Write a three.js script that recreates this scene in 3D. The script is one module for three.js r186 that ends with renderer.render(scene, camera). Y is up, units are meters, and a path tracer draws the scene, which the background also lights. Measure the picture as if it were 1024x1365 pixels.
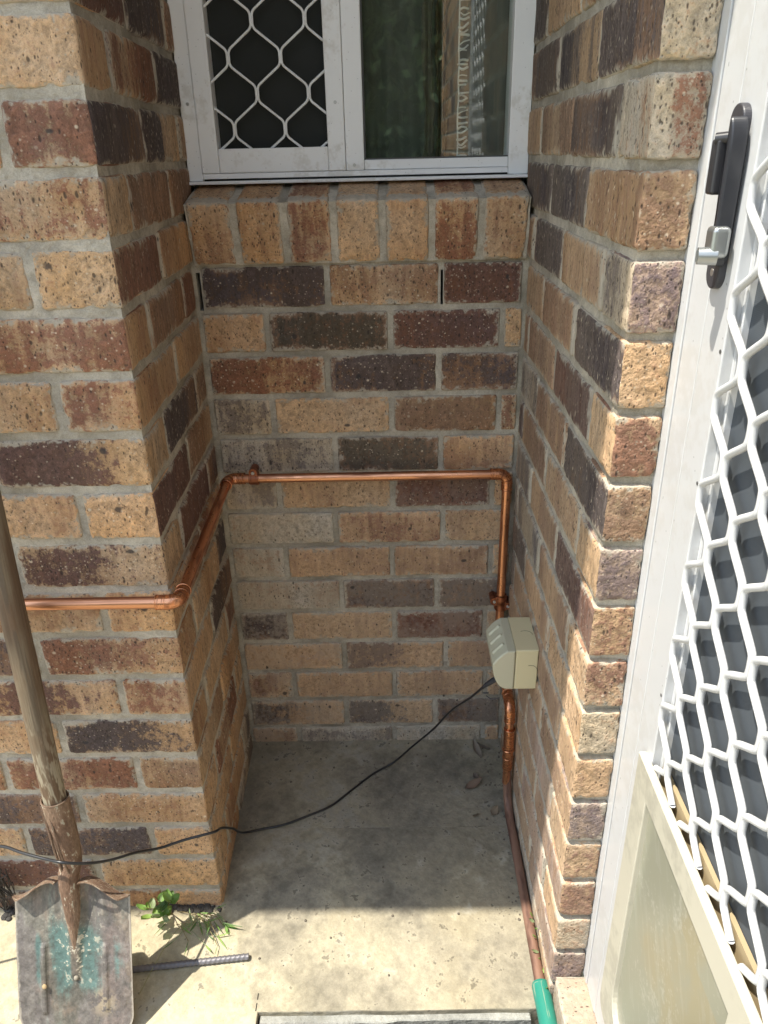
import * as THREE from 'three';
import { mergeGeometries, mergeVertices } from 'three/addons/utils/BufferGeometryUtils.js';
import { RoundedBoxGeometry } from 'three/addons/geometries/RoundedBoxGeometry.js';
import { Brush, Evaluator, SUBTRACTION } from 'three-bvh-csg';

// ---------------------------------------------------------------- camera, sky, sun, exposure
const scene = new THREE.Scene();
const camera = new THREE.PerspectiveCamera(68.24, 3 / 4, 0.05, 400);
camera.position.set(0.3736, 1.3071, 1.4822);
camera.rotation.set(-0.44704, 0.01736, -0.02419, 'YXZ');

const renderer = new THREE.WebGLRenderer({ antialias: true });
renderer.setSize(768, 1024);
renderer.toneMapping = THREE.LinearToneMapping;
renderer.toneMappingExposure = 1.55;
renderer.shadowMap.enabled = true;
renderer.shadowMap.type = THREE.PCFSoftShadowMap;

const SUN = new THREE.Vector3(-0.38, 1, 0.135).normalize();
const sun = new THREE.DirectionalLight(new THREE.Color(1, 0.945, 0.83), 5);
sun.target.position.set(0.2, 0.4, 0.5);
sun.position.copy(SUN).multiplyScalar(12).add(sun.target.position);
sun.castShadow = true;
sun.shadow.mapSize.set(4096, 4096);
Object.assign(sun.shadow.camera, { left: -3, right: 3, top: 3, bottom: -3, near: 1, far: 30 });
scene.add(sun, sun.target);

{ // a bright summer sky: blue overhead, paler and hazy towards the horizon, a soft glow round the sun
  const W = 256, H = 128, data = new Float32Array(W * H * 4), d = new THREE.Vector3();
  for (let j = 0; j < H; j++) for (let i = 0; i < W; i++) {
    const up = ((j + 0.5) / H - 0.5) * Math.PI, a = ((i + 0.5) / W - 0.5) * 2 * Math.PI;
    d.set(Math.cos(a) * Math.cos(up), Math.sin(up), Math.sin(a) * Math.cos(up));
    const h = Math.pow(1 - Math.max(0, d.y), 2.6), g = Math.pow(Math.max(0, d.dot(SUN)), 10) * 0.5, o = (j * W + i) * 4;
    data[o] = 0.56 + 1.55 * h + g; data[o + 1] = 0.75 + 1.43 * h + g; data[o + 2] = 1.08 + 1.1 * h + g * 0.9; data[o + 3] = 1;
  }
  const t = new THREE.DataTexture(data, W, H, THREE.RGBAFormat, THREE.FloatType);
  t.mapping = THREE.EquirectangularReflectionMapping; t.magFilter = THREE.LinearFilter; t.minFilter = THREE.LinearFilter; t.needsUpdate = true;
  scene.background = t; scene.environment = t;
}

// ---------------------------------------------------------------- helpers
function rng(seed) { let s = seed >>> 0; return () => { s = (s + 0x6d2b79f5) | 0; let t = Math.imul(s ^ (s >>> 15), 1 | s); t = (t + Math.imul(t ^ (t >>> 7), 61 | t)) ^ t; return ((t ^ (t >>> 14)) >>> 0) / 4294967296; }; }
const clamp = (x, a = 0, b = 1) => Math.min(b, Math.max(a, x));
const sm = (a, b, x) => { const t = clamp((x - a) / (b - a)); return t * t * (3 - 2 * t); };
const mix = (a, b, t) => a + (b - a) * t;
const V = (x, y, z) => new THREE.Vector3(x, y, z);

const NS = 512; // tileable fractal noise tables: one broad, one fine
function noiseTable(seed, first, octaves, gain) {
  const r = rng(seed), out = new Float32Array(NS * NS);
  for (let o = 0, f = first, a = 0.5; o < octaves; o++, f *= 2, a *= gain) {
    const g = new Float32Array(f * f).map(() => r());
    for (let y = 0; y < NS; y++) for (let x = 0; x < NS; x++) {
      const u = (x / NS) * f, v = (y / NS) * f, i = Math.floor(u), j = Math.floor(v), i1 = (i + 1) % f, j1 = ((j + 1) % f) * f, j0 = j * f;
      let s = u - i, t = v - j; s = s * s * (3 - 2 * s); t = t * t * (3 - 2 * t);
      out[y * NS + x] += a * mix(mix(g[j0 + i], g[j0 + i1], s), mix(g[j1 + i], g[j1 + i1], s), t);
    }
  }
  let m = 0; for (const v of out) m += v; m /= out.length;
  let s = 0; for (const v of out) s += (v - m) ** 2; s = Math.sqrt(s / out.length);
  return out.map((v) => clamp(0.5 + (v - m) / s * 0.2, 0, 1));
}
const BROAD = noiseTable(77, 4, 7, 0.58), FINE = noiseTable(78, 32, 4, 0.75);
function sample(T, x, y) { // bilinear, period 1
  x = (x - Math.floor(x)) * NS; y = (y - Math.floor(y)) * NS;
  const i = Math.floor(x) % NS, j = Math.floor(y) % NS, s = x - Math.floor(x), t = y - Math.floor(y), i1 = (i + 1) % NS, j1 = ((j + 1) % NS) * NS, j0 = j * NS;
  return (T[j0 + i] * (1 - s) + T[j0 + i1] * s) * (1 - t) + (T[j1 + i] * (1 - s) + T[j1 + i1] * s) * t;
}
const noise = (x, y) => sample(BROAD, x, y), fine = (x, y) => sample(FINE, x, y);
const noise3 = (x, y, z) => (noise(x + 0.31 * z, y + 0.17 * z) + noise(z + 0.13, x * 0.7 + y * 0.71 + 0.4)) / 2;
const hash = (i, j, s) => { let h = Math.imul(i, 374761393) + Math.imul(j, 668265263) + Math.imul(s, 69069); h = Math.imul(h ^ (h >>> 13), 1274126177); return ((h ^ (h >>> 16)) >>> 0) / 4294967296; };
const toSRGB = (c) => 255 * clamp(c <= 0.0031308 ? 12.92 * c : 1.055 * Math.pow(c, 1 / 2.4) - 0.055);
const SRGB = new Uint8Array(4096).map((_, i) => Math.round(toSRGB(i / 4095)));
const enc = (c) => SRGB[Math.round(clamp(c) * 4095)];

function texture(data, w, h, srgb, repeat = true) {
  const t = new THREE.DataTexture(data, w, h, THREE.RGBAFormat);
  if (srgb) t.colorSpace = THREE.SRGBColorSpace;
  t.magFilter = THREE.LinearFilter; t.minFilter = THREE.LinearMipmapLinearFilter; t.generateMipmaps = true;
  if (repeat) t.wrapS = t.wrapT = THREE.RepeatWrapping;
  t.anisotropy = 8; t.needsUpdate = true;
  return t;
}
// paint(u, v) -> [r, g, b, height] with linear colours; returns the colour map and the bump map
function paintMaps(w, h, paint) {
  const c = new Uint8Array(w * h * 4), b = new Uint8Array(w * h * 4);
  for (let y = 0; y < h; y++) for (let x = 0; x < w; x++) {
    const p = paint((x + 0.5) / w, (y + 0.5) / h), o = (y * w + x) * 4, k = Math.round(255 * clamp(p[3]));
    c[o] = enc(p[0]); c[o + 1] = enc(p[1]); c[o + 2] = enc(p[2]); c[o + 3] = 255; b[o] = b[o + 1] = b[o + 2] = k; b[o + 3] = 255;
  }
  return [texture(c, w, h, true), texture(b, w, h, false)];
}
const rgb = (r, g, b) => new THREE.Color().setRGB(r, g, b);
const mat = (r, g, b, roughness = 0.8, more = {}) => new THREE.MeshStandardMaterial({ color: rgb(r, g, b), roughness, metalness: 0, ...more });

const used = new Map();
function numbered(name) { const n = used.get(name) ?? 0; used.set(name, n + 1); return n ? name + '_' + String(n).padStart(3, '0') : name; }
function shade(m) { m.castShadow = m.receiveShadow = true; return m; }
function thing(name, label, category, group) {
  const o = new THREE.Group(); o.name = numbered(name); o.userData = { label, category }; if (group) o.userData.group = group; scene.add(o); return o;
}
function part(name, geometry, material, parent, label) {
  const m = shade(new THREE.Mesh(Array.isArray(geometry) ? mergeGeometries(geometry.map(plain)) : geometry, material));
  m.name = name; parent.add(m); if (label) m.userData.label = label; return m;
}
function plain(g) { g = g.index ? g.toNonIndexed() : g; for (const k of Object.keys(g.attributes)) if (!['position', 'normal', 'uv'].includes(k)) g.deleteAttribute(k); return g; }
function setting(name, geometry, material) { const m = part(numbered(name), geometry, material, scene); m.userData.kind = 'structure'; return m; }
function single(name, geometry, material, label, category, group) {
  const m = part(numbered(name), geometry, material, scene); m.userData = { label, category }; if (group) m.userData.group = group; return m;
}
function box(x0, x1, y0, y1, z0, z1, r = 0) {
  const w = x1 - x0, h = y1 - y0, d = z1 - z0;
  const g = r ? new RoundedBoxGeometry(w, h, d, 2, r) : new THREE.BoxGeometry(w, h, d);
  return g.translate((x0 + x1) / 2, (y0 + y1) / 2, (z0 + z1) / 2);
}
function tube(points, radius, seg = 80, sides = 16, smooth = true) {
  const c = smooth ? new THREE.CatmullRomCurve3(points, false, 'centripetal') : polyline(points);
  return new THREE.TubeGeometry(c, seg, radius, sides, false);
}
function polyline(pts) { const c = new THREE.CurvePath(); for (let i = 1; i < pts.length; i++) c.add(new THREE.LineCurve3(pts[i - 1], pts[i])); return c; }
function rod(a, b, r0, r1 = r0, sides = 20, open = false) {
  const d = b.clone().sub(a), g = new THREE.CylinderGeometry(r1, r0, d.length(), sides, 1, open);
  g.applyQuaternion(new THREE.Quaternion().setFromUnitVectors(V(0, 1, 0), d.clone().normalize()));
  return g.translate((a.x + b.x) / 2, (a.y + b.y) / 2, (a.z + b.z) / 2);
}
function planarUV(g, scale = 1) { // metres, by the face's main direction
  g = g.index ? g.toNonIndexed() : g; const p = g.attributes.position, n = g.attributes.normal, uv = new Float32Array(p.count * 2);
  for (let i = 0; i < p.count; i++) {
    const ax = Math.abs(n.getX(i)), ay = Math.abs(n.getY(i)), az = Math.abs(n.getZ(i)), x = p.getX(i), y = p.getY(i), z = p.getZ(i);
    const [a, b] = ay >= ax && ay >= az ? [x, -z] : ax >= az ? [z, y] : [x, y];
    uv[2 * i] = a * scale; uv[2 * i + 1] = b * scale;
  }
  g.setAttribute('uv', new THREE.BufferAttribute(uv, 2)); return g;
}

// ---------------------------------------------------------------- bricks: every brick has its own fired face in an atlas
const COURSE = 0.086, JOINT = 0.01, BH = 0.076;
const jointY = (k) => (14 - k) * COURSE;            // the top of course k
const XR = 0.627, ZL = 0.4614, ZR = 0.6536, FLARE = 0.0154 / 0.4614, FLOOR = -0.048;
const TONE = { // base, burn, amount of burn, where it lies
  T: ['tan', 'brown', 0.1, ''], t: ['tan', 'brown', 0.36, ''], M: ['tan', 'red', 0.56, ''], R: ['tan', 'red', 0.8, ''], r: ['tan', 'red', 0.9, 'left'],
  B: ['tan', 'brown', 0.68, ''], D: ['brown', 'dark', 0.8, ''], d: ['tan', 'dark', 0.95, 'left'], e: ['tan', 'dark', 0.95, 'right'], Q: ['red', 'darkred', 0.74, ''], q: ['tan', 'darkred', 0.98, 'left'],
  G: ['pale', 'brown', 0.16, ''], g: ['pale', 'grey', 0.6, ''], V: ['pink', 'purple', 0.66, ''], P: ['pink', 'brown', 0.3, ''], h: ['pale', 'red', 0.6, 'right'], O: ['brown', 'olive', 0.8, ''],
};
const HUE = { tan: [0.54, 0.345, 0.19], brown: [0.26, 0.148, 0.086], red: [0.215, 0.1, 0.06], dark: [0.088, 0.063, 0.056], darkred: [0.125, 0.066, 0.05], pale: [0.52, 0.43, 0.315], grey: [0.15, 0.122, 0.105], pink: [0.44, 0.31, 0.235], purple: [0.15, 0.105, 0.105], olive: [0.085, 0.066, 0.046] };
const MORTAR_HUE = [0.46, 0.415, 0.335];
const ATLAS = 2048, MARGIN = 14;
const atlases = [];
let shelf = null;
function newAtlas() {
  const color = new Uint8Array(ATLAS * ATLAS * 4).fill(255), bump = new Uint8Array(ATLAS * ATLAS * 4).fill(128);
  atlases.push({ color, bump, material: new THREE.MeshStandardMaterial({ roughness: 0.92, metalness: 0 }) });
  shelf = { x: 0, y: 0, h: 0 };
}
newAtlas();
function allot(w, h) {
  if (shelf.x + w > ATLAS) { shelf.x = 0; shelf.y += shelf.h; shelf.h = 0; }
  if (shelf.y + h > ATLAS) newAtlas();
  const at = { a: atlases[atlases.length - 1], x: shelf.x, y: shelf.y }; shelf.x += w; shelf.h = Math.max(shelf.h, h); return at;
}
// a face L x H millimetres unrolled with its end faces (left, right in mm); streaked marks the wire-cut faces of the returns
function brickTile(seed, code, sideCode, L, H, left, right, streakFace, dusty, density) {
  const r = rng(seed), x0 = -Math.max(MARGIN, left), x1 = L + Math.max(MARGIN, right), y0 = -MARGIN, y1 = H + MARGIN;
  const w = Math.floor((x1 - x0) * density), h = Math.floor((y1 - y0) * density), at = allot(w, h), { color, bump } = at.a;
  const ox = r() * 10, oy = r() * 10, tint = 0.9 + 0.22 * r(), warm = (r() - 0.5) * 0.08, jitter = (r() - 0.5) * 0.2, lopsided = r() - 0.5;
  const rowC = new Float32Array(w * h * 4);
  const side = TONE[sideCode] ? sideCode : code;
  for (let j = 0; j < h; j++) for (let i = 0; i < w; i++) {
    const x = x0 + i / density, y = y0 + j / density, onSide = (right > 0 && x > L) || (left > 0 && x < 0), streak = onSide || streakFace;
    const [bn, un, amt, where] = TONE[onSide ? side : code], base = HUE[bn], burn = HUE[un];
    const ys = streak ? y * 0.22 : y;
    const n1 = noise(ox + x / 610, oy + ys / 610), n2 = noise(ox + 0.4 + x / 290, oy + ys / 290), n3 = fine(ox + x / 480, oy + ys / 480), n4 = fine(oy + x / 210, ox + ys / 210), n5 = hash(i, j, seed);
    let e = Math.min(y, H - y); if (!onSide) e = Math.min(e, left > 0 ? x + 30 : x, right > 0 ? L - x + 30 : L - x);
    const f = clamp(x / L);
    const lean = where === 'left' ? sm(0.95, 0.25, f) : where === 'right' ? sm(0.05, 0.75, f) : 1;
    const edge = sm(0, 15, e + 22 * (n2 - 0.4));
    const band = streak ? (noise(ox * 3 + x / 420, 0.3) - 0.5) * 1.1 : lopsided * (f - 0.5) * 0.5;
    const m = sm(0.2, 0.86, amt * lean * (0.35 + 0.65 * edge) + jitter * amt + (n1 - 0.5) * 0.75 + (n2 - 0.5) * 0.5 + (n3 - 0.5) * 0.75 + (n4 - 0.5) * 0.9 + (n5 - 0.5) * 0.45 + (streak ? 0 : (fine(ox * 2 + x / 260, 0.1 + y / 2600) - 0.5) * 0.5) + band * (0.4 + amt));
    const ash = sm(0.62, 0.8, n2 * 0.5 + n1 * 0.5 + (y / H - 0.5) * 0.05) * 0.35 * (amt > 0.6 ? 1 : 0.3);
    const grain = (0.62 + 0.76 * n4) * (0.8 + 0.4 * n3) * (0.8 + 0.4 * n5) * tint * (streak ? 0.92 : 1);
    const smear = sm(6, -3, e + 16 * (n3 - 0.5) + 12 * (n4 - 0.5) + 10 * (n2 - 0.5)) * 0.85, dust = dusty * sm(0.25, 0.75, n2 * 0.6 + n4 * 0.4 + 0.1);
    const o = (j * w + i) * 4;
    for (let c = 0; c < 3; c++) {
      let v = mix(base[c], burn[c], m); v = mix(v, [0.16, 0.13, 0.125][c], ash * 0.5);
      v *= grain * (c === 0 ? 1 + warm + (n2 - 0.5) * 0.16 : c === 2 ? 1 - warm - (n2 - 0.5) * 0.3 : 1);
      v = mix(v, [0.44, 0.375, 0.295][c], dust); v = mix(v, MORTAR_HUE[c] * (0.85 + 0.3 * n4), smear);
      rowC[o + c] = v;
    }
    rowC[o + 3] = streak ? 0.5 + (fine(ox + x / 400, oy + y / 3000) - 0.5) * 0.5 + (n4 - 0.5) * 0.4 + (n5 - 0.5) * 0.12 : 0.5 + (n3 - 0.5) * 0.45 + (n4 - 0.5) * 0.6 + (n5 - 0.5) * 0.15;
  }
  const dab = (x, y, a, b, col, depth, strength) => {
    const px = (x - x0) * density, py = (y - y0) * density, ra = a * density, rb = b * density;
    for (let j = Math.max(0, Math.floor(py - rb - 1)); j <= Math.min(h - 1, py + rb + 1); j++) for (let i = Math.max(0, Math.floor(px - ra - 1)); i <= Math.min(w - 1, px + ra + 1); i++) {
      const d = Math.hypot((i - px) / ra, (j - py) / rb) + (noise(i / 20 + x, j / 20) - 0.5) * 0.5, k = sm(1.25, 0.6, d) * strength, o = (j * w + i) * 4;
      if (k > 0) { for (let c = 0; c < 3; c++) rowC[o + c] = mix(rowC[o + c], col[c], k); rowC[o + 3] = mix(rowC[o + 3], depth, k); }
    }
  };
  const area = (x1 - x0) * H, calm = (dusty > 0.2 ? 0.45 : 1) * (0.45 + 0.8 * r()), pale = 0.55 + 0.4 * r();
  for (let n = area / 62 * calm; n > 0; n--) { // pale grit
    const x = mix(x0, x1, r()), y = r() * H, s = (0.45 + 1.25 * r() ** 3) * (r() < 0.05 ? 1.8 : 1), sd = streakFace || (right > 0 && x > L) || (left > 0 && x < 0), k = 0.4 + 0.4 * r();
    dab(x, y, s * (sd ? 0.7 : 1), s * (sd ? 1.6 : 0.9), [k * 1.25 * pale, k * 1.05 * pale, k * 0.78 * pale], 0.62, 0.35 + 0.5 * r());
  }
  for (let n = area / 45 * calm; n > 0; n--) { // ironstone specks and pits
    const x = mix(x0, x1, r()), y = r() * H, s = 0.45 + 1.25 * r() ** 3 * (r() < 0.08 ? 2 : 1), sd = streakFace || (right > 0 && x > L) || (left > 0 && x < 0);
    dab(x, y, s * (sd ? 0.7 : 0.75), s * (sd ? 1.7 : 1 + 0.9 * r()), [0.035, 0.025, 0.02], 0.1, 0.8);
  }
  if (!streakFace && L > 100 && r() < 0.45) dab(20 + r() * (L - 40), 12 + r() * (H - 24), 3 + 4 * r(), 2.5 + 3 * r(), [0.04, 0.035, 0.035], 0.25, 0.85);
  for (let j = 0; j < h; j++) for (let i = 0; i < w; i++) {
    const s = (j * w + i) * 4, o = ((at.y + j) * ATLAS + at.x + i) * 4;
    for (let c = 0; c < 3; c++) color[o + c] = enc(rowC[s + c]);
    bump[o] = bump[o + 1] = bump[o + 2] = Math.round(255 * clamp(rowC[s + 3])); color[o + 3] = bump[o + 3] = 255;
  }
  return { material: at.a.material, uv: (x, y) => [(at.x + clamp((x - x0) * density, 1, w - 1)) / ATLAS, (at.y + clamp((y - y0) * density, 1, h - 1)) / ATLAS], L, H };
}
function axis(half, r, step) {
  const a = [-half, -half + 0.3 * r, -half + r], n = Math.max(1, Math.round((2 * half - 2 * r) / step));
  for (let i = 1; i < n; i++) a.push(-half + r + (i / n) * (2 * half - 2 * r));
  a.push(half - r, half - 0.3 * r, half); return a;
}
// front face at z = 0, body behind it; worn round edges and an uneven surface
function brickGeometry(tile, L, H, D, seed, { radius = 0.006, step = 0.02, rough = 0.0011, shearRight = 0, depthStep = 0.03 } = {}) {
  const ax = axis(L / 2, radius, step), ay = axis(H / 2, radius, step), az = axis(D / 2, radius, depthStep), pos = [], uv = [], idx = [], where = new Map(), nx0 = [];
  const o = seed * 0.317 % 7;
  const faces = [[0, 1, 2, 1], [0, 1, 2, -1], [2, 1, 0, 1], [2, 1, 0, -1], [0, 2, 1, 1], [0, 2, 1, -1]], A = [ax, ay, az], Hf = [L / 2, H / 2, D / 2];
  const weld = [];
  for (const [u, v, w, s] of faces) {
    if (w === 2 && s < 0) continue; // the buried back
    const start = pos.length / 3;
    for (let j = 0; j < A[v].length; j++) for (let i = 0; i < A[u].length; i++) {
      const p = [0, 0, 0]; p[u] = A[u][i]; p[v] = A[v][j]; p[w] = s * Hf[w];
      const raw = p.slice(), inner = p.map((c, k) => clamp(c, -Hf[k] + radius, Hf[k] - radius)), d = p.map((c, k) => c - inner[k]), l = Math.hypot(...d) || 1, n = d.map((c) => c / l);
      const corner = Math.max(0, (Math.abs(d[0]) > 1e-6) + (Math.abs(d[1]) > 1e-6) + (Math.abs(d[2]) > 1e-6) - 1);
      const q = inner.map((c, k) => c + n[k] * radius), wob = (noise3(o + q[0] * 9, q[1] * 9, q[2] * 9) - 0.5) * 2, chip = Math.max(0, noise3(o * 2 + q[0] * 17, q[1] * 17, q[2] * 17) - 0.56) * corner, fine = (noise3(q[0] * 40 + o, q[1] * 40, q[2] * 40) - 0.5) * 2;
      const amp = rough * (wob * 0.7 + fine * 0.8) - chip * 0.02;
      for (let k = 0; k < 3; k++) q[k] += n[k] * amp;
      if (shearRight && q[0] > 0) q[0] += shearRight * (q[2] - Hf[2]);
      pos.push(q[0], q[1], q[2] - D / 2);
      const depth = (D / 2 - raw[2]) * 1000, mmx = (raw[0] + L / 2) * 1000, mmy = (raw[1] + H / 2) * 1000;
      const tx = w === 0 ? (s > 0 ? L * 1000 + depth : -depth) : mmx, over = depth < 12 ? depth : 24 - depth, ty = w === 1 ? (s > 0 ? H * 1000 + over : -over) : mmy;
      uv.push(...tile.uv(tx, ty));
      const key = raw.map((c) => Math.round(c * 1e5)).join(); weld.push(key);
    }
    const nu = A[u].length, nv = A[v].length, flip = (s > 0) !== ((u === 0 && v === 1) || (u === 2 && v === 1 ? false : false)) ;
    for (let j = 0; j < nv - 1; j++) for (let i = 0; i < nu - 1; i++) {
      const a = start + j * nu + i, b = a + 1, c = a + nu, e = c + 1;
      if (flip) idx.push(a, c, b, b, c, e); else idx.push(a, b, c, b, e, c);
    }
  }
  const g = new THREE.BufferGeometry();
  g.setAttribute('position', new THREE.Float32BufferAttribute(pos, 3)); g.setAttribute('uv', new THREE.Float32BufferAttribute(uv, 2)); g.setIndex(idx);
  g.computeVertexNormals();
  const N = g.attributes.normal, acc = new Map();
  weld.forEach((k, i) => { const a = acc.get(k) ?? [0, 0, 0]; a[0] += N.getX(i); a[1] += N.getY(i); a[2] += N.getZ(i); acc.set(k, a); });
  weld.forEach((k, i) => { const a = acc.get(k), l = Math.hypot(...a) || 1; N.setXYZ(i, a[0] / l, a[1] / l, a[2] / l); });
  return g;
}
let brickSeed = 100;
function layBrick(wall, { x, y, z, turn = 0, L, D = 0.11, H = BH, code, side, left = 0, right = 0, streak = false, dusty = 0, density = 1.15, options = {}, name = 'brick', tilt = 0 }) {
  const seed = brickSeed++, r = rng(seed), tile = brickTile(seed, code, side, L * 1000, H * 1000, left, right, streak, dusty, density);
  const m = part(name, brickGeometry(tile, L, H, D, seed, options), tile.material, wall);
  m.position.set(x, y, z); m.rotation.set(tilt + (r() - 0.5) * 0.006, turn + (r() - 0.5) * 0.006, (r() - 0.5) * 0.008, 'YXZ');
  m.translateZ((r() - 0.5) * 0.0025);
  return { tile, mesh: m };
}
const [mortarMap, mortarBump] = paintMaps(512, 512, (u, v) => {
  const a = noise(u, v), b = noise(u * 2 + 0.2, v * 2), c = fine(u, v + 0.4), d = fine(u * 2, v * 2), h = hash(Math.floor(u * 512), Math.floor(v * 512), 4), k = (0.76 + 0.48 * b) * (0.78 + 0.44 * c) * (0.84 + 0.32 * h), dirt = sm(0.48, 0.78, a * 0.6 + c * 0.4) * 0.55;
  return [0, 1, 2].map((i) => mix(MORTAR_HUE[i] * k, [0.2, 0.175, 0.125][i], dirt)).concat(0.5 + (b - 0.5) * 0.4 + (c - 0.5) * 0.4 + (d - 0.5) * 0.4);
});
const MORTAR = new THREE.MeshStandardMaterial({ map: mortarMap, bumpMap: mortarBump, bumpScale: 0.0028, roughness: 0.95 });
const DUSTMORTAR = new THREE.MeshStandardMaterial({ map: mortarMap, bumpMap: mortarBump, bumpScale: 0.0028, roughness: 0.95, color: rgb(0.92, 0.92, 0.92) });
function mortarBox(x0, x1, y0, y1, z0, z1, bend) {
  const w = x1 - x0, h = y1 - y0, d = z1 - z0;
  let g = new THREE.BoxGeometry(w, h, d, Math.ceil(w / 0.02), Math.ceil(h / 0.012), Math.ceil(d / 0.02)).translate((x0 + x1) / 2, (y0 + y1) / 2, (z0 + z1) / 2);
  const p = g.attributes.position, n = g.attributes.normal;
  for (let i = 0; i < p.count; i++) {
    const x = p.getX(i), y = p.getY(i), z = p.getZ(i), k = (noise3(x * 5, y * 5, z * 5) - 0.5) * 0.006, ex = Math.abs(x - x0) < 1e-6 || Math.abs(x - x1) < 1e-6, ez = Math.abs(z - z0) < 1e-6 || Math.abs(z - z1) < 1e-6;
    p.setXYZ(i, x + (ex ? k * Math.sign(x - (x0 + x1) / 2) : 0), y, z + (ez ? k * Math.sign(z - (z0 + z1) / 2) : 0));
  }
  g = planarUV(g, 2.4);
  if (bend) { const q = g.attributes.position; for (let i = 0; i < q.count; i++) q.setX(i, q.getX(i) + bend(q.getX(i), q.getZ(i))); }
  g.deleteAttribute('normal'); g = mergeVertices(g, 1e-5); g.computeVertexNormals();
  return g;
}
const TOP = 2.34;

// ---------------------------------------------------------------- left pier
const leftWall = thing('brick_wall', 'speckled tan and brown brick corner behind the leaning shovel, crossed by a copper pipe', 'wall');
const LEFT = {
  '-6': 'M,T,t,T,B|B,R', '-5': 'T,B,T|T,Q,R', '-4': 'T,t,M,T,B|Q,D', '-3': 'T,T,t|T,R,D', '-2': 'R,T,T,B,T|D,d', '-1': 'M,T,M|T,B,B', 0: 'T,T,B,t,T|R,T', 1: 'M,T,B|T,B,R', 2: 'r,T,B,T,D|t,T',
  3: 'q,T,t|T,D,B', 4: 'T,t,T,B,T|Q,B', 5: 'q,D,T|T,Q,D', 6: 't,B,D,T,B|B,R', 7: 'r,D,T|T,T,D', 8: 'M,q,D,T,t|T,D', 9: 'd,T,B|T,T,R', 10: 'B,R,B,T,T|T,t', 11: 't,D,B|T,R,T', 12: 'T,D,T,B,T|T,t', 13: 'T,Q,T|T,t,g', 14: 'T,t,D,T,T|T,g',
};
const spare = [];
for (let k = -6; k <= 14; k++) {
  const [front, back] = LEFT[k].split('|').map((s) => s.split(',')), odd = Math.abs(k) % 2 === 1, y = jointY(k) - COURSE / 2;
  const L0 = odd ? 0.23 : 0.11, D0 = odd ? 0.11 : 0.23;
  layBrick(leftWall, { x: 0.0154 - L0 / 2, y, z: ZL, L: L0, D: D0, code: front[0], side: back[0], right: D0 * 1000, options: { shearRight: FLARE, step: 0.012, rough: 0.0019, radius: 0.0075 }, density: 1.2 });
  let edge = 0.0154 - L0 - JOINT;
  for (let i = 1; i < front.length; i++) {
    spare.push(layBrick(leftWall, { x: edge - 0.115, y, z: ZL, L: 0.23, code: front[i], options: { step: 0.014, rough: 0.0019, radius: 0.0075 }, density: 1.0 })); edge -= 0.24;
    if (edge < -0.5) break;
  }
  let z1 = ZL - D0 - JOINT;
  for (let i = 1; i < back.length + 1 && z1 > (k < 1 ? -0.05 : 0.02); i++) {
    const z0 = Math.max(k < 1 ? -0.066 : 0.012, z1 - 0.23), zm = (z0 + z1) / 2;
    layBrick(leftWall, { x: zm * FLARE, y, z: zm, turn: Math.PI / 2 + Math.atan(FLARE), L: z1 - z0, code: back[i] ?? 'B', streak: true, options: { step: 0.016, rough: 0.0014, radius: 0.007 }, density: 0.95 });
    z1 = z0 - JOINT;
  }
}
part('mortar', mortarBox(-0.75, -0.0045, FLOOR - 0.02, jointY(-6), 0.2, ZL - 0.005, (x, z) => (x > -0.05 ? z * FLARE : 0)), MORTAR, leftWall);
part('mortar', mortarBox(-0.2, -0.0055, FLOOR - 0.02, jointY(-6), -0.12, 0.2, (x, z) => (x > -0.05 ? z * FLARE : 0)), MORTAR, leftWall);
// ---------------------------------------------------------------- recess back wall
const backWall = thing('brick_wall', 'shaded brick wall below the window, at the back of the recess behind the copper pipe', 'wall');
const BACK = { 1: 'D,t,Q', 2: 'T,O,Q,T', 3: 'R,D,D', 4: 'g,T,B,R', 5: 'g,O,B', 6: 'g,t,Q,T', 7: 'G,M,t', 8: 'G,t,B,T', 9: 'G,D,D', 10: 'D,T,Q,T', 11: 't,q,B', 12: 'r,T,t,T', 13: 'd,d,D', 14: 'B,g,G,t' };
const BACKX = {
  1: [0.012, 0.25, 0.467, 0.62], 2: [0.004, 0.128, 0.369, 0.587, 0.625], 3: [0.006, 0.242, 0.464, 0.622], 4: [0.006, 0.125, 0.368, 0.587, 0.624], 5: [0.008, 0.249, 0.47, 0.622], 6: [0.006, 0.123, 0.368, 0.581, 0.624], 7: [0.006, 0.241, 0.476, 0.622],
  8: [0.006, 0.126, 0.364, 0.584, 0.624], 9: [0.006, 0.246, 0.464, 0.622], 10: [0.006, 0.121, 0.366, 0.577, 0.624], 11: [0.006, 0.245, 0.487, 0.622], 12: [0.006, 0.119, 0.363, 0.584, 0.624], 13: [0.006, 0.242, 0.463, 0.622], 14: [0.002, 0.12, 0.36, 0.584, 0.624],
};
for (let k = 1; k <= 14; k++) {
  const codes = BACK[k].split(','), xs = BACKX[k];
  codes.forEach((code, i) => {
    const a = xs[i] + (i ? JOINT / 2 : 0), b = xs[i + 1] - (i < codes.length - 1 ? JOINT / 2 : 0);
    layBrick(backWall, { x: (a + b) / 2, y: jointY(k) - COURSE / 2, z: 0, L: b - a, code, dusty: clamp((k - 3) * 0.07, 0, 0.46) * (i === 0 ? 1.2 : 0.7), density: 0.95, options: { step: 0.016, rough: 0.0012, radius: 0.0055 } });
  });
}
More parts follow.
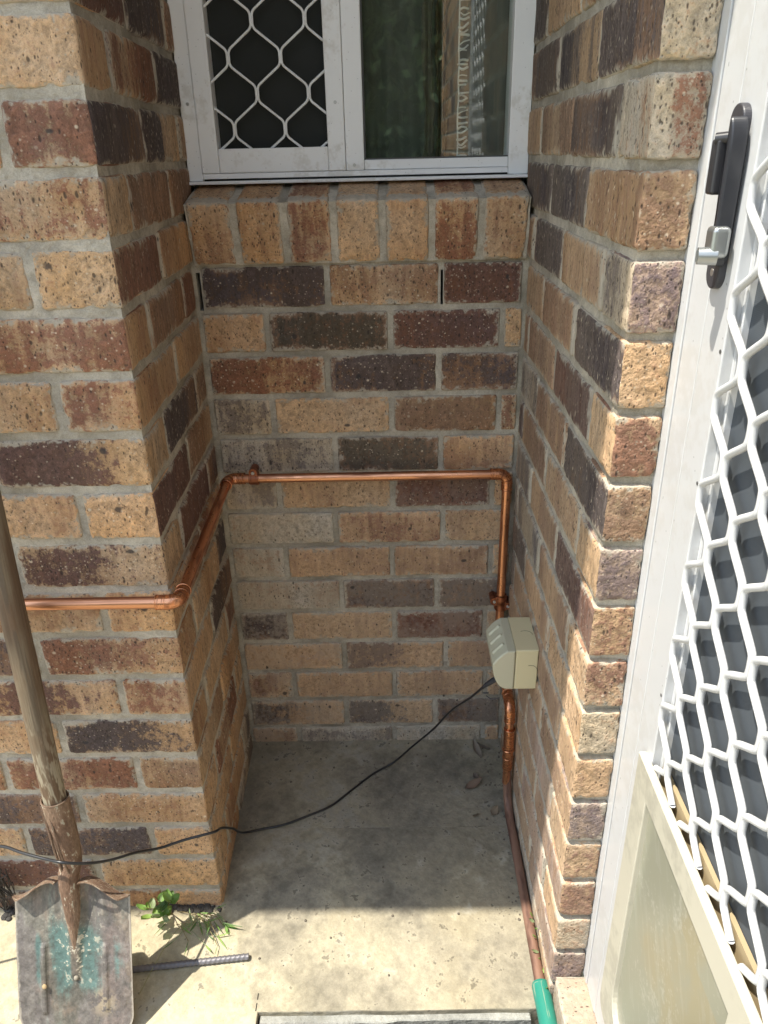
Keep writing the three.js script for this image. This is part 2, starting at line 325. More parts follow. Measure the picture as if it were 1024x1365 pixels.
'TTMTTMT'.split('').forEach((code, i) => { // the brick-on-edge sill, tilted outwards
  const w = XR / 7;
  layBrick(backWall, { x: (i + 0.5) * w, y: 1.173, z: 0.02, L: w - 0.0105, H: 0.115, D: 0.135, code: ['t', 'T', 'M', 'T', 't', 'M', 't'][i], density: 1, name: 'sill_brick', tilt: 0.22, options: { step: 0.016, rough: 0.0013, radius: 0.008, depthStep: 0.02 } });
});
{
  const eva = new Evaluator(); eva.useGroups = false;
  let m = new Brush(mortarBox(-0.02, XR + 0.02, FLOOR - 0.02, jointY(1) + 0.012, -0.11, -0.0045));
  for (const [x0, x1, y0, y1] of [[0.0005, 0.0085, 1.033, 1.104], [0.466, 0.471, 1.036, 1.1], [0.482, 0.487, 0.086, 0.118]]) {
    const b = new Brush(planarUV(box(x0, x1, y0, y1, -0.07, 0.02))); b.updateMatrixWorld(); m.updateMatrixWorld(); m = eva.evaluate(m, b, SUBTRACTION);
  }
  m.geometry.clearGroups(); part('mortar', m.geometry, DUSTMORTAR, backWall);
  const s = mortarBox(0.002, XR - 0.002, 1.1155, 1.226, -0.12, 0.0155); s.translate(0, -1.173, -0.02); s.rotateX(0.22); s.translate(0, 1.173, 0.02);
  part('mortar', s, MORTAR, backWall);
}
// ---------------------------------------------------------------- right pier
const rightWall = thing('brick_wall', 'sunlit brick pier and return wall between the recess and the white screen door', 'wall');
const RIGHT = {
  '-6': 'T|T,B,T,D', '-5': 'T|B,D,B', '-4': 'P|T,B,T,D', '-3': 'G|D,d,D', '-2': 'h|G,D,B,T', '-1': 't|t,D,D', 0: 'V|g,t,D,B', 1: 'T|D,B,T', 2: 'R|T,Q,B,B', 3: 'B|D,B,g', 4: 'V|T,t,B,D', 5: 'M|Q,B,g', 6: 'R|T,B,g,g', 7: 'G|T,t,D', 8: 'T|t,B,t,g', 9: 'V|B,t,T', 10: 'M|T,P,t,B', 11: 'R|P,t,G', 12: 'G|T,P,t,g', 13: 'V|P,t,G', 14: 'V|T,G,g,t',
};
for (let k = -6; k <= 14; k++) {
  const [front, back] = RIGHT[k].split('|').map((s) => s.split(',')), odd = Math.abs(k) % 2 === 1, y = jointY(k) - COURSE / 2 - 0.003, D0 = odd ? 0.23 : 0.11, L0 = 0.0555;
  layBrick(rightWall, { x: XR + L0 / 2, y, z: ZR, L: L0, D: D0, code: front[0], side: back[0], left: D0 * 1000, dusty: clamp(0.12 + (k - 4) * 0.025, 0.1, 0.34), options: { step: 0.0055, depthStep: 0.011, rough: 0.0021, radius: 0.0052 }, density: 1.3 });
  let z1 = ZR - D0 - JOINT;
  for (let i = 1; i < back.length + 1 && z1 > (k < 1 ? -0.05 : 0.02); i++) {
    const z0 = Math.max(k < 1 ? -0.066 : 0.014, z1 - 0.23), zm = (z0 + z1) / 2;
    layBrick(rightWall, { x: XR, y, z: zm, turn: -Math.PI / 2, L: z1 - z0, code: back[i] ?? 'B', streak: true, dusty: clamp(0.16 + (k - 3) * 0.03, 0.14, 0.42), options: { step: 0.016, rough: 0.0014, radius: 0.0065 }, density: 0.95 });
    z1 = z0 - JOINT;
  }
}
part('mortar', mortarBox(XR + 0.0045, 0.6825, FLOOR - 0.02, jointY(-6), -0.12, ZR - 0.009), MORTAR, rightWall);

{ // the courses that run on out of sight: further left and up to the eaves
  const by = new Map();
  const add = (tileOf, x, y, z, turn, L) => {
    const tile = tileOf.tile, g = plain(brickGeometry(tile, L, BH, 0.11, Math.round(Math.abs(x * 97 + y * 31)), { step: 0.2, depthStep: 0.2, rough: 0.0005 }));
    g.rotateY(turn).translate(x, y, z); if (!by.has(tile.material)) by.set(tile.material, []); by.get(tile.material).push(g);
  };
  const r = rng(5), pick = () => spare[Math.floor(r() * spare.length)];
  for (let k = -13; k <= 14; k++) {
    const y = jointY(k) - COURSE / 2, odd = Math.abs(k) % 2 === 1, start = k >= -6 ? (odd ? -0.7046 : -0.5846 - 0.24) : odd ? 0.0154 : -0.1046;
    for (let x = start; x > -2.6; x -= 0.24) add(pick(), x - 0.115, y, ZL, 0, 0.23);
    if (k < -6) {
      if (!odd) add(pick(), 0.0154 - 0.055, y, ZL, 0, 0.11);
      for (let z = ZL - 0.02; z > 0.05; z -= 0.24) { const z0 = Math.max(0.02, z - 0.23); if (z - z0 > 0.05) add(pick(), ((z + z0) / 2) * FLARE, y, (z + z0) / 2, Math.PI / 2, z - z0); }
      for (let z = ZR - 0.02; z > 0.05; z -= 0.24) { const z0 = Math.max(0.02, z - 0.23); if (z - z0 > 0.05) add(pick(), XR, y, (z + z0) / 2, -Math.PI / 2, z - z0); }
    }
  }
  for (const [m, gs] of by) { const o = part('brick_courses', mergeGeometries(gs), m, leftWall); o.userData.kind = 'stuff'; }
  part('mortar', planarUV(box(-2.7, -0.75, FLOOR - 0.02, TOP, 0.2, ZL - 0.0035), 2.4), MORTAR, leftWall);
  part('mortar', planarUV(box(-0.75, -0.004, jointY(-6), TOP, -0.12, ZL - 0.0035), 2.4), MORTAR, leftWall);
  part('mortar', planarUV(box(XR + 0.0045, 0.76, jointY(-6), TOP, -0.12, ZR - 0.0065), 2.4), MORTAR, rightWall);
}
// ---------------------------------------------------------------- ground: the concrete slab, the trench before it, the lawn
const SLABTILE = 1.3;
const [slabMap, slabBump] = paintMaps(1400, 1400, (u, v) => {
  const a = noise(u, v), b = noise(u * 1.7 + 0.3 * v, v * 1.7 - 0.3 * u), c = noise(u * 2.9 - v * 0.8, v * 2.9 + u * 0.8), d = fine(u * 1.3 + 0.2, v * 1.3), e = fine(u * 3.1 + v, v * 3.1 - u), h = hash(Math.floor(u * 1400), Math.floor(v * 1400), 6);
  const clean = sm(0.28, 0.74, a * 0.5 + b * 0.3 + c * 0.2), k = (0.8 + 0.4 * c) * (0.8 + 0.4 * d) * (0.82 + 0.36 * e) * (0.9 + 0.2 * h);
  const stain = sm(0.52, 0.72, b * 0.4 + c * 0.35 + d * 0.25) * 0.42, scuff = sm(0.56, 0.78, c * 0.35 + d * 0.4 + a * 0.25) * 0.5, pit = sm(0.74, 0.84, e * 0.6 + d * 0.4);
  let p = [mix(0.36, 0.55, clean), mix(0.32, 0.482, clean), mix(0.238, 0.325, clean)].map((x) => x * k);
  const pz = (0.21 - (v > 0.6 ? v - 1 : v)) * SLABTILE, shadeGrime = sm(0.5, 0.34, pz + (c - 0.5) * 0.1 + (d - 0.5) * 0.06) * sm(-0.3, -0.05, pz) * 0.34; // recess dirt that also paints the eave shade darker into the concrete
  p = p.map((x, i) => mix(x, [0.21, 0.175, 0.118][i], stain)); p = p.map((x, i) => mix(x, [0.58, 0.54, 0.44][i], scuff)); p = p.map((x, i) => x * 0.86 * (1 - shadeGrime * [1, 0.97, 0.86][i])); p = p.map((x) => x * (1 - 0.5 * pit));
  return [...p, 0.5 + (c - 0.5) * 0.5 + (d - 0.5) * 0.35 + (e - 0.5) * 0.2 + scuff * 0.12 - pit * 0.25];
});
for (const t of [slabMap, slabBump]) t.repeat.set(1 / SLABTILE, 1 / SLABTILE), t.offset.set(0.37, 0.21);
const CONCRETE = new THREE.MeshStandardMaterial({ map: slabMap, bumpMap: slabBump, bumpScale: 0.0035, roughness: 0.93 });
{
  const r = rng(12), s = new THREE.Shape(), Z = (x, z) => s.lineTo(x, -z);
  s.moveTo(-3.4, 0.12); Z(0.7, -0.12); Z(0.7, 0.657);
  for (let x = 0.7; x > 0.118; x -= 0.012) Z(x, 0.662 + 0.006 * (0.7 - x) / 0.58 + (noise(x * 1.3, 0.2) - 0.5) * 0.006);
  for (let z = 0.668; z < 1.02; z += 0.02) Z(0.1155 + (noise(z, 0.6) - 0.5) * 0.004, z);
  Z(0.1155, 1.02); Z(0.69, 1.02); Z(0.69, 5.4); Z(-3.4, 5.4);
  const g = new THREE.ExtrudeGeometry(s, { depth: 0.12, bevelEnabled: true, bevelThickness: 0.003, bevelSize: 0.002, bevelSegments: 2 });
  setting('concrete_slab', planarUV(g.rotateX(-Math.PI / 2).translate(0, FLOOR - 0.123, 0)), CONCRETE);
}
const [soilMap, soilBump] = paintMaps(512, 512, (u, v) => {
  const a = noise(u, v), b = fine(u, v + 0.3), c = fine(u * 2 + 0.1, v * 2), k = (0.6 + 0.8 * b) * (0.7 + 0.6 * c);
  return [mix(0.1, 0.2, a) * k, mix(0.085, 0.165, a) * k, mix(0.062, 0.11, a) * k, b * 0.6 + c * 0.4];
});
const SOIL = new THREE.MeshStandardMaterial({ map: soilMap, bumpMap: soilBump, bumpScale: 0.012, roughness: 1 });
setting('trench_soil', planarUV(new THREE.PlaneGeometry(0.64, 0.44, 40, 30).rotateX(-Math.PI / 2).translate(0.42, -0.158, 0.84), 2), SOIL);
{
  const p = scene.getObjectByName('trench_soil').geometry.attributes.position;
  for (let i = 0; i < p.count; i++) p.setY(i, p.getY(i) + (noise(p.getX(i) * 1.1, p.getZ(i) * 1.1) - 0.5) * 0.05);
  scene.getObjectByName('trench_soil').geometry.computeVertexNormals();
}
setting('lawn', planarUV(new THREE.PlaneGeometry(600, 600).rotateX(-Math.PI / 2).translate(0, -0.24, 0), 0.5), new THREE.MeshStandardMaterial({ map: soilMap, color: rgb(0.75, 1.1, 0.45), roughness: 1 }));
{ // the grey mortar lip at the broken slab edge, with rubble beneath
  for (const [z0, z1] of [[0.638, 0.649], [0.655, 0.669]]) setting('slab_crack', box(0.1128, 0.1146, FLOOR - 0.01, FLOOR + 0.0004, z0, z1), mat(0.03, 0.026, 0.02, 1));
  const n = 60; const s = new THREE.Shape(); s.moveTo(0.122, -0.66);
  for (let i = 0; i <= n; i++) { const x = 0.122 + (0.47 * i) / n; s.lineTo(x, -(0.676 + 0.008 * (1 - i / n) + (noise(x * 1.7, 0.9) - 0.5) * 0.014)); } s.lineTo(0.592, -0.655);
  setting('slab_edge', planarUV(new THREE.ExtrudeGeometry(s, { depth: 0.05, bevelEnabled: true, bevelThickness: 0.002, bevelSize: 0.002, bevelSegments: 1 }).rotateX(-Math.PI / 2).translate(0, -0.112, 0), 2), new THREE.MeshStandardMaterial({ map: mortarMap, bumpMap: mortarBump, bumpScale: 0.003, color: rgb(0.62, 0.68, 0.76), roughness: 0.9 }));
}
function stone(seed, radius, flat = 0.7) {
  let g = new THREE.IcosahedronGeometry(radius, 2); const p = g.attributes.position, o = seed * 1.37;
  for (let i = 0; i < p.count; i++) { const v = V(p.getX(i), p.getY(i), p.getZ(i)), k = 0.72 + 0.56 * noise3(o + v.x / radius * 0.21, v.y / radius * 0.21, v.z / radius * 0.21); v.multiplyScalar(k); p.setXYZ(i, v.x, v.y * flat, v.z); }
  g.computeVertexNormals(); return g;
}
{
  const r = rng(31), gs = [];
  for (let i = 0; i < 60; i++) gs.push(stone(i, 0.006 + 0.016 * r() ** 2).rotateY(r() * 6).translate(0.14 + r() * 0.44, -0.135 + 0.03 * r(), 0.695 + r() * 0.12));
  const o = single('rubble', planarUV(mergeGeometries(gs.map(plain)), 3), new THREE.MeshStandardMaterial({ map: slabMap, bumpMap: slabBump, bumpScale: 0.004, roughness: 1, color: rgb(0.5, 0.47, 0.42) }), 'broken concrete rubble below the cut slab edge', 'rubble'); o.userData.kind = 'stuff';
  const gp = [];
  for (let i = 0; i < 170; i++) { const far = r() < 0.45, x = far ? mix(-0.42, -0.27, r()) : mix(-0.13, 0.012, r()); gp.push(stone(i + 90, 0.0022 + 0.005 * r() ** 2).rotateY(r() * 6).translate(x, FLOOR + 0.002, ZL + 0.002 + (far ? 0.028 : 0.014) * r() ** 1.5)); }
  const q = single('gravel', planarUV(mergeGeometries(gp.map(plain)), 3), mat(0.055, 0.05, 0.045, 0.95), 'dark gravel and soil crumbs along the foot of the left brick pier', 'gravel'); q.userData.kind = 'stuff';
  const gd = [];
  for (let i = 0; i < 240; i++) { const right = r() < 0.5; gd.push(stone(i + 300, 0.0008 + 0.0022 * r() ** 3).rotateY(r() * 6).translate(right ? XR - 0.006 - 0.05 * r() ** 2 : 0.02 + 0.58 * r(), FLOOR + 0.001, right ? r() * 0.5 : 0.01 + 0.6 * r() ** 2)); }
  const d = single('grit', planarUV(mergeGeometries(gd.map(plain)), 3), mat(0.13, 0.11, 0.085, 0.95), 'fine dirt and grit scattered over the recess floor', 'grit'); d.userData.kind = 'stuff';
}

// ---------------------------------------------------------------- eaves and the house behind
const PAINT = mat(0.78, 0.78, 0.76, 0.55);
{
  const e = thing('house_eave', 'white soffit, fascia and gutter of the house roof above the recess', 'eave');
  part('soffit', box(-3, 0.69, TOP, TOP + 0.012, -0.3, 0.756), mat(0.72, 0.71, 0.68, 0.8), e);
  part('fascia', box(-3, 0.69, TOP - 0.03, TOP + 0.16, 0.756, 0.776), PAINT, e);
  part('gutter', [box(-3, 0.69, TOP + 0.03, TOP + 0.036, 0.777, 0.802), box(-3, 0.69, TOP + 0.03, TOP + 0.125, 0.802, 0.805)], PAINT, e);
  part('roof_sheet', box(-3, 0.69, 0, 0.01, -1.6, 0).translate(0, 0, 0).rotateX(0.32).translate(0, TOP + 0.17, 0.79), mat(0.2, 0.13, 0.11, 0.6), e);
}
{
  const w = thing('brick_wall', 'brick wall of the house beside the screen door, beyond the photograph edge', 'wall');
  w.position.x = 0;
  part('mortar', planarUV(box(0.697, 0.95, FLOOR, TOP + 0.2, 1.66, 3.6), 2.4), MORTAR, w);
  const r = rng(8), by = new Map();
  for (let k = -13; k <= 14; k++) for (let z = 1.66 + (k % 2 ? 0.12 : 0.235); z < 3.5; z += 0.24) {
    const t = spare[Math.floor(r() * spare.length)].tile, g = plain(brickGeometry(t, 0.23, BH, 0.11, k * 13 + 400, { step: 0.2, depthStep: 0.2, rough: 0.0005 }));
    g.rotateY(-Math.PI / 2).translate(0.693, jointY(k) - COURSE / 2, z); if (!by.has(t.material)) by.set(t.material, []); by.get(t.material).push(g);
  }
  for (const [m, gs] of by) part('brick_courses', mergeGeometries(gs), m, w).userData.kind = 'stuff';
}
setting('house_roof', box(0.69, 4, TOP + 0.1, TOP + 0.16, -0.3, 3.6), mat(0.2, 0.13, 0.11, 0.7));

// ---------------------------------------------------------------- window
const ALUMINIUM = (() => {
  const [m, b] = paintMaps(512, 512, (u, v) => { const a = noise(u, v), c = fine(u, v), g = sm(0.55, 0.8, a * 0.6 + c * 0.4) * 0.16, d = hash(Math.floor(u * 512), Math.floor(v * 512), 3) > 0.9985 ? 0.5 : 1; return [0.89 * (1 - g) * d, 0.895 * (1 - g * 1.1) * d, 0.885 * (1 - g * 1.3) * d, 0.5 + (c - 0.5) * 0.3]; });
  return new THREE.MeshStandardMaterial({ map: m, bumpMap: b, bumpScale: 0.0004, roughness: 0.42 });
})();
const BLACK = mat(0.012, 0.012, 0.013, 0.45), GREYLINE = mat(0.1, 0.1, 0.095, 0.7);
const STEEL = mat(0.55, 0.55, 0.53, 0.35, { metalness: 0.9 });
{
  const w = thing('sliding_window', 'white aluminium sliding window with a diamond security grille over its left half', 'window');
  const Z = -0.03, al = (name, ...b) => part(name, planarUV(box(...b), 2), ALUMINIUM, w);
  al('frame_stile', 0.004, 0.031, 1.262, 2.0, -0.1, Z + 0.001, 0.0015); al('frame_stile', 0.588, 0.6245, 1.262, 2.0, -0.1, Z, 0.0015);
  al('frame_sill', 0.004, 0.6245, 1.256, 1.2615, -0.1, Z + 0.014, 0.0015); al('frame_sill', 0.0315, 0.5875, 1.265, 1.274, -0.1, Z + 0.004, 0.0015); al('frame_head', 0.004, 0.6245, 2.001, 2.03, -0.1, Z + 0.002);
  part('track_groove', box(0.0315, 0.6, 1.2614, 1.2648, -0.1, Z - 0.006), BLACK, w);
  // grille sash
  const sash = new THREE.Group(); sash.name = 'grille_sash'; w.add(sash);
  const sal = (name, ...b) => part(name, planarUV(box(...b), 2), ALUMINIUM, sash);
  sal('sash_stile', 0.0315, 0.0635, 1.2745, 1.999, -0.06, Z + 0.006, 0.002); sal('sash_stile', 0.2625, 0.2935, 1.2745, 1.999, -0.06, Z + 0.006, 0.002); sal('sash_rail', 0.0638, 0.2622, 1.2745, 1.3145, -0.06, Z + 0.006, 0.002);
  part('insect_screen', planarUV(box(0.06, 0.266, 1.3, 1.999, -0.0595, -0.057), 60), mat(0.012, 0.014, 0.011, 0.75), sash);
  for (let i = 0; i <= 5; i++) { // zigzag strands that meet at short upright nodes
    const x0 = 0.005 + i * 0.0455, pts = []; const up = i % 2;
    for (let n = 0; n < 9; n++) { const yb = 1.278 + n * 0.1108 + (up ? 0 : 0.0554) - 0.0555; pts.push(V(x0 + 0.0455 - 0.0016, yb, 0), V(x0 + 0.0455 - 0.0016, yb + 0.0235, 0), V(x0 + 0.0016, yb + 0.0554, 0), V(x0 + 0.0016, yb + 0.0789, 0)); }
    const inside = []; // keep the stretch within the sash opening
    const c = polyline(pts), N = 700, raw = Array.from({ length: N + 1 }, (_, s) => c.getPointAt(s / N)); let run = [];
    for (let s = 0; s <= N; s++) { const p = V(0, 0, 0), lo = Math.max(0, s - 3), hi = Math.min(N, s + 3); for (let q = lo; q <= hi; q++) p.add(raw[q]); p.divideScalar(hi - lo + 1); p.z = -0.036; if (p.x > 0.0615 && p.x < 0.2645 && p.y > 1.313 && p.y < 1.98) run.push(p); else { if (run.length > 2) inside.push(run); run = []; } }
    if (run.length > 2) inside.push(run);
    for (const q of inside) part('grille_strand', new THREE.TubeGeometry(new THREE.CatmullRomCurve3(q), q.length * 2, 0.0021, 8), ALUMINIUM, sash);
  }
  w.scale.setScalar(1.023); w.position.set(-0.0086, -0.0301, -0.0343); // fills the opening behind the sill
  for (const [x, y, z] of [[0.018, 1.387, Z + 0.001], [0.279, 1.384, Z + 0.006], [0.309, 1.283, Z + 0.001]]) part('screw', [rod(V(x, y, z), V(x, y, z + 0.0015), 0.0028), box(x - 0.002, x + 0.002, y - 0.0003, y + 0.0003, z + 0.0012, z + 0.0017)], STEEL, w);
  // fixed pane
  al('pane_stile', 0.294, 0.3268, 1.2745, 1.999, -0.09, Z + 0.001, 0.0015); al('pane_rail', 0.3271, 0.5877, 1.2745, 1.291, -0.09, Z - 0.002, 0.0015);
  part('glass_pane', box(0.325, 0.59, 1.288, 1.999, -0.062, -0.057), new THREE.MeshPhysicalMaterial({ color: rgb(0.93, 0.96, 0.94), roughness: 0.01, transmission: 1, thickness: 0, ior: 1.65 }), w);
  part('glazing_bead', [box(0.3269, 0.3295, 1.291, 1.999, -0.0565, -0.035), box(0.3269, 0.5877, 1.2912, 1.2935, -0.0565, -0.035)], GREYLINE, w);
  // the dark room behind
  setting('room_interior', mergeGeometries([box(-0.7, 1.3, -0.1, 2.4, -2.62, -2.6), box(-0.72, -0.7, -0.1, 2.4, -2.6, -0.16), box(1.3, 1.32, -0.1, 2.4, -2.6, -0.16), box(-0.7, 1.3, 2.4, 2.42, -2.6, -0.16), box(-0.7, 1.3, -0.12, -0.1, -2.6, -0.16), box(-0.7, -0.001, -0.1, 2.4, -0.18, -0.161), box(0.628, 1.3, -0.1, 2.4, -0.18, -0.161)].map(plain)), mat(0.12, 0.115, 0.105, 0.9));
  const cloth = (name, x0, x1, z, folds, amp, m, label) => {
    const g = new THREE.PlaneGeometry(x1 - x0, 0.75, 80, 90).translate((x0 + x1) / 2, 1.63, z), p = g.attributes.position;
    for (let i = 0; i < p.count; i++) { const x = p.getX(i), y = p.getY(i), e = sm(0.006, 0, Math.min(x - x0, x1 - x)); p.setXYZ(i, x + e * (noise(y * 4.1, x0) - 0.5) * 0.012, y, z + Math.sin(((x - x0) / (x1 - x0)) * Math.PI * 2 * folds) * amp + (noise(x * 3, y * 1.5) - 0.5) * 0.006); }
    g.computeVertexNormals(); return single(name, g, m, label, 'curtain');
  };
  const clothMat = (r, g, b) => new THREE.MeshPhysicalMaterial({ color: rgb(r, g, b), roughness: 0.95, transmission: 0.15, thickness: 0, side: THREE.DoubleSide });
  cloth('curtain', 0.437, 0.456, -0.115, 1.5, 0.004, clothMat(0.15, 0.13, 0.095), 'narrow brown grey curtain edge behind the window glass');
  cloth('curtain', 0.462, 0.482, -0.13, 2, 0.006, clothMat(0.1, 0.07, 0.03), 'dark amber curtain fold behind the window glass');
  cloth('curtain', 0.28, 0.66, -0.17, 9, 0.005, clothMat(0.15, 0.152, 0.125), 'olive grey cloth added behind the window glass for the colour of the mirrored garden');  // added cloth: the green garden reflection is put in as its colour
  const fr = []; const r = rng(91);
  for (let y = 1.28, i = 0; y < 1.98; y += 0.0065, i++) { const gap = i % 4 === 3; if (gap) continue; const x = 0.51 + (r() - 0.5) * 0.004; fr.push(tube([V(x - 0.008, y + 0.003 * r(), -0.112), V(x - 0.002, y + 0.006 * (r() - 0.3), -0.107), V(x + 0.006 + 0.004 * r(), y + 0.008 * r(), -0.112)], 0.0011 + 0.0012 * r(), 8, 6)); }
  fr.push(tube(Array.from({ length: 30 }, (_, i) => V(0.502 + (r() - 0.5) * 0.003, 1.27 + i * 0.025, -0.111)), 0.0016, 120, 6));
  single('curtain_fringe', mergeGeometries(fr.map(plain)), mat(0.72, 0.73, 0.7, 0.8), 'white lace fringe hanging in a strip behind the window glass', 'curtain trim');
}

// ---------------------------------------------------------------- copper pipe
const [copperMap, copperRough] = paintMaps(512, 256, (u, v) => { const a = noise(u * 2, v), b = noise(u * 2, v * 2 + 0.3), s = fine(u * 0.2, v), t = sm(0.42, 0.8, a * 0.6 + b * 0.4); return [mix(0.76, 0.38, t), mix(0.37, 0.17, t), mix(0.21, 0.1, t), 0.28 + t * 0.3 + s * 0.25]; });
const COPPER = new THREE.MeshStandardMaterial({ map: copperMap, roughnessMap: copperRough, roughness: 0.85, metalness: 1 });
const FITTING = new THREE.MeshStandardMaterial({ map: copperMap, roughnessMap: copperRough, roughness: 0.7, metalness: 1, color: rgb(0.95, 0.9, 0.85) });
const CLIP = new THREE.MeshStandardMaterial({ map: copperMap, roughness: 0.4, metalness: 0.9, color: rgb(0.5, 0.4, 0.38) });
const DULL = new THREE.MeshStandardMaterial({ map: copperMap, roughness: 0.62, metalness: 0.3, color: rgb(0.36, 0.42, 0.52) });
{
  const pipe = thing('copper_pipe', 'copper water pipe running round the recess walls and down to the green sleeve', 'pipe');
  const R = 0.0095, RF = 0.0118;
  const A = V(-2.4, 0.680, 0.492), B = V(0.036, 0.684, 0.492), C = V(0.024, 0.692, 0.026), D = V(0.607, 0.692, 0.026), E = V(0.607, 0.235, 0.026), F = V(0.611, 0.232, 0.206), G = V(0.612, -0.026, 0.214);
  const run = (name, a, b, cutA, cutB, m = COPPER) => { const d = b.clone().sub(a).normalize(); return part(name, rod(a.clone().addScaledVector(d, cutA), b.clone().addScaledVector(d, -cutB), R, R, 24), m, pipe); };
  const elbow = (p, a, b, rad = 0.02, m = FITTING) => { // swept bend with a beaded socket at either end
    const da = a.clone().sub(p).normalize(), db = b.clone().sub(p).normalize(), g = [], pts = [];
    for (let i = 0; i <= 16; i++) { const t = i / 16, q = p.clone().addScaledVector(da, rad * (1 - t) ** 2).addScaledVector(db, rad * t * t); pts.push(q); }
    g.push(new THREE.TubeGeometry(new THREE.CatmullRomCurve3(pts), 24, RF, 20));
    for (const d of [da, db]) {
      const s = p.clone().addScaledVector(d, rad), e = p.clone().addScaledVector(d, rad + 0.014), q = new THREE.Quaternion().setFromUnitVectors(V(0, 0, 1), d);
      g.push(rod(s, e, RF, RF, 20, true), new THREE.TorusGeometry(RF - 0.0004, 0.0013, 8, 24).applyQuaternion(q).translate(e.x, e.y, e.z), new THREE.TorusGeometry(RF - 0.0006, 0.0011, 8, 24).applyQuaternion(q).translate(...s.toArray()));
    }
    return part('elbow', g, m, pipe);
  };
  run('pipe', A, B, 0, 0.03); elbow(B, A, C); run('pipe', B, C, 0.03, 0.03); elbow(C, B, D); run('pipe', C, D, 0.03, 0.03); elbow(D, C, E); run('pipe', D, E, 0.03, 0.03); elbow(E, D, F); run('pipe', E, F, 0.03, 0.03); elbow(F, E, G, 0.026);
  run('pipe', F, V(0.612, 0.02, 0.212), 0.03, 0);
  // repair coupling near the floor
  part('coupling', [rod(V(0.6115, 0.172, 0.208), V(0.612, 0.1, 0.21), RF, RF, 20), ...[0.172, 0.115, 0.092].map((y, i) => new THREE.TorusGeometry(RF - 0.0004, i === 1 ? 0.0024 : 0.0014, 8, 24).rotateX(Math.PI / 2).translate(0.612, y, 0.2095)), rod(V(0.612, 0.1, 0.21), V(0.612, 0.06, 0.21), RF, RF - 0.0008, 20)], FITTING, pipe);
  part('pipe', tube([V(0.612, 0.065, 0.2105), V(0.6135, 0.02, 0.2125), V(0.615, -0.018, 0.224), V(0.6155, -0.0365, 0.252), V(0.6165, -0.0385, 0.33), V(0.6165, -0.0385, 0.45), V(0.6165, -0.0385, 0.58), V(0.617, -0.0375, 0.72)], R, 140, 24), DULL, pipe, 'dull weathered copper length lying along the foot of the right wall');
  // two-screw saddle clips
  const clip = (p, along, out, wide) => {
    const q = new THREE.Quaternion().setFromRotationMatrix(new THREE.Matrix4().makeBasis(along, out.clone().cross(along).normalize(), out)), m = (g) => g.applyQuaternion(q).translate(p.x, p.y, p.z);
    const strap = new THREE.CylinderGeometry(RF + 0.001, RF + 0.001, wide, 24, 1, true).rotateZ(Math.PI / 2), c = new THREE.Group(); c.name = 'saddle_clip'; pipe.add(c);
    part('strap', [m(strap), m(rod(V(0, 0.0155, -0.022), V(0, 0.0155, 0.009), 0.0088, 0.0088, 24)), m(box(-wide / 2, wide / 2, 0.004, 0.0125, -0.0095, 0.0095, 0.0015)), m(box(-wide / 2, wide / 2, -0.0135, -0.006, -0.0095, 0.004, 0.0015))], CLIP, c);
    part('screw', [m(rod(V(0, 0.0155, 0.009), V(0, 0.0155, 0.0112), 0.0034, 0.003)), m(new THREE.TorusGeometry(0.0026, 0.0009, 8, 20).translate(0, 0.0155, 0.0112))], STEEL, c);
  };
  clip(V(0.078, 0.692, 0.026), V(1, 0, 0), V(0, 0, 1), 0.02); clip(V(0.607, 0.385, 0.026), V(0, 1, 0), V(0, 0, 1), 0.024); clip(V(0.607, 0.372, 0.026), V(0, -1, 0), V(0, 0, 1), 0.024);
  const sl = new THREE.LatheGeometry([[0.0128, 0], [0.0152, 0.001], [0.0158, 0.006], [0.0158, 0.3], [0.0128, 0.3], [0.0128, 0]].map((p) => new THREE.Vector2(...p)), 32);
  const d = V(0.002, -0.001, 0.075).normalize(); sl.applyQuaternion(new THREE.Quaternion().setFromUnitVectors(V(0, 1, 0), d)).translate(0.6165, -0.0372, 0.63);
  const [gm, gb] = paintMaps(256, 256, (u, v) => { const a = noise(u * 2, v * 2), k = sm(0.62, 0.72, a) * 0.7; return [mix(0.025, 0.36, k), mix(0.215, 0.36, k), mix(0.16, 0.25, k), a]; });
  single('pipe_sleeve', sl, new THREE.MeshStandardMaterial({ map: gm, roughness: 0.4 }), 'green plastic sleeve round the lower end of the copper pipe', 'sleeve');
}

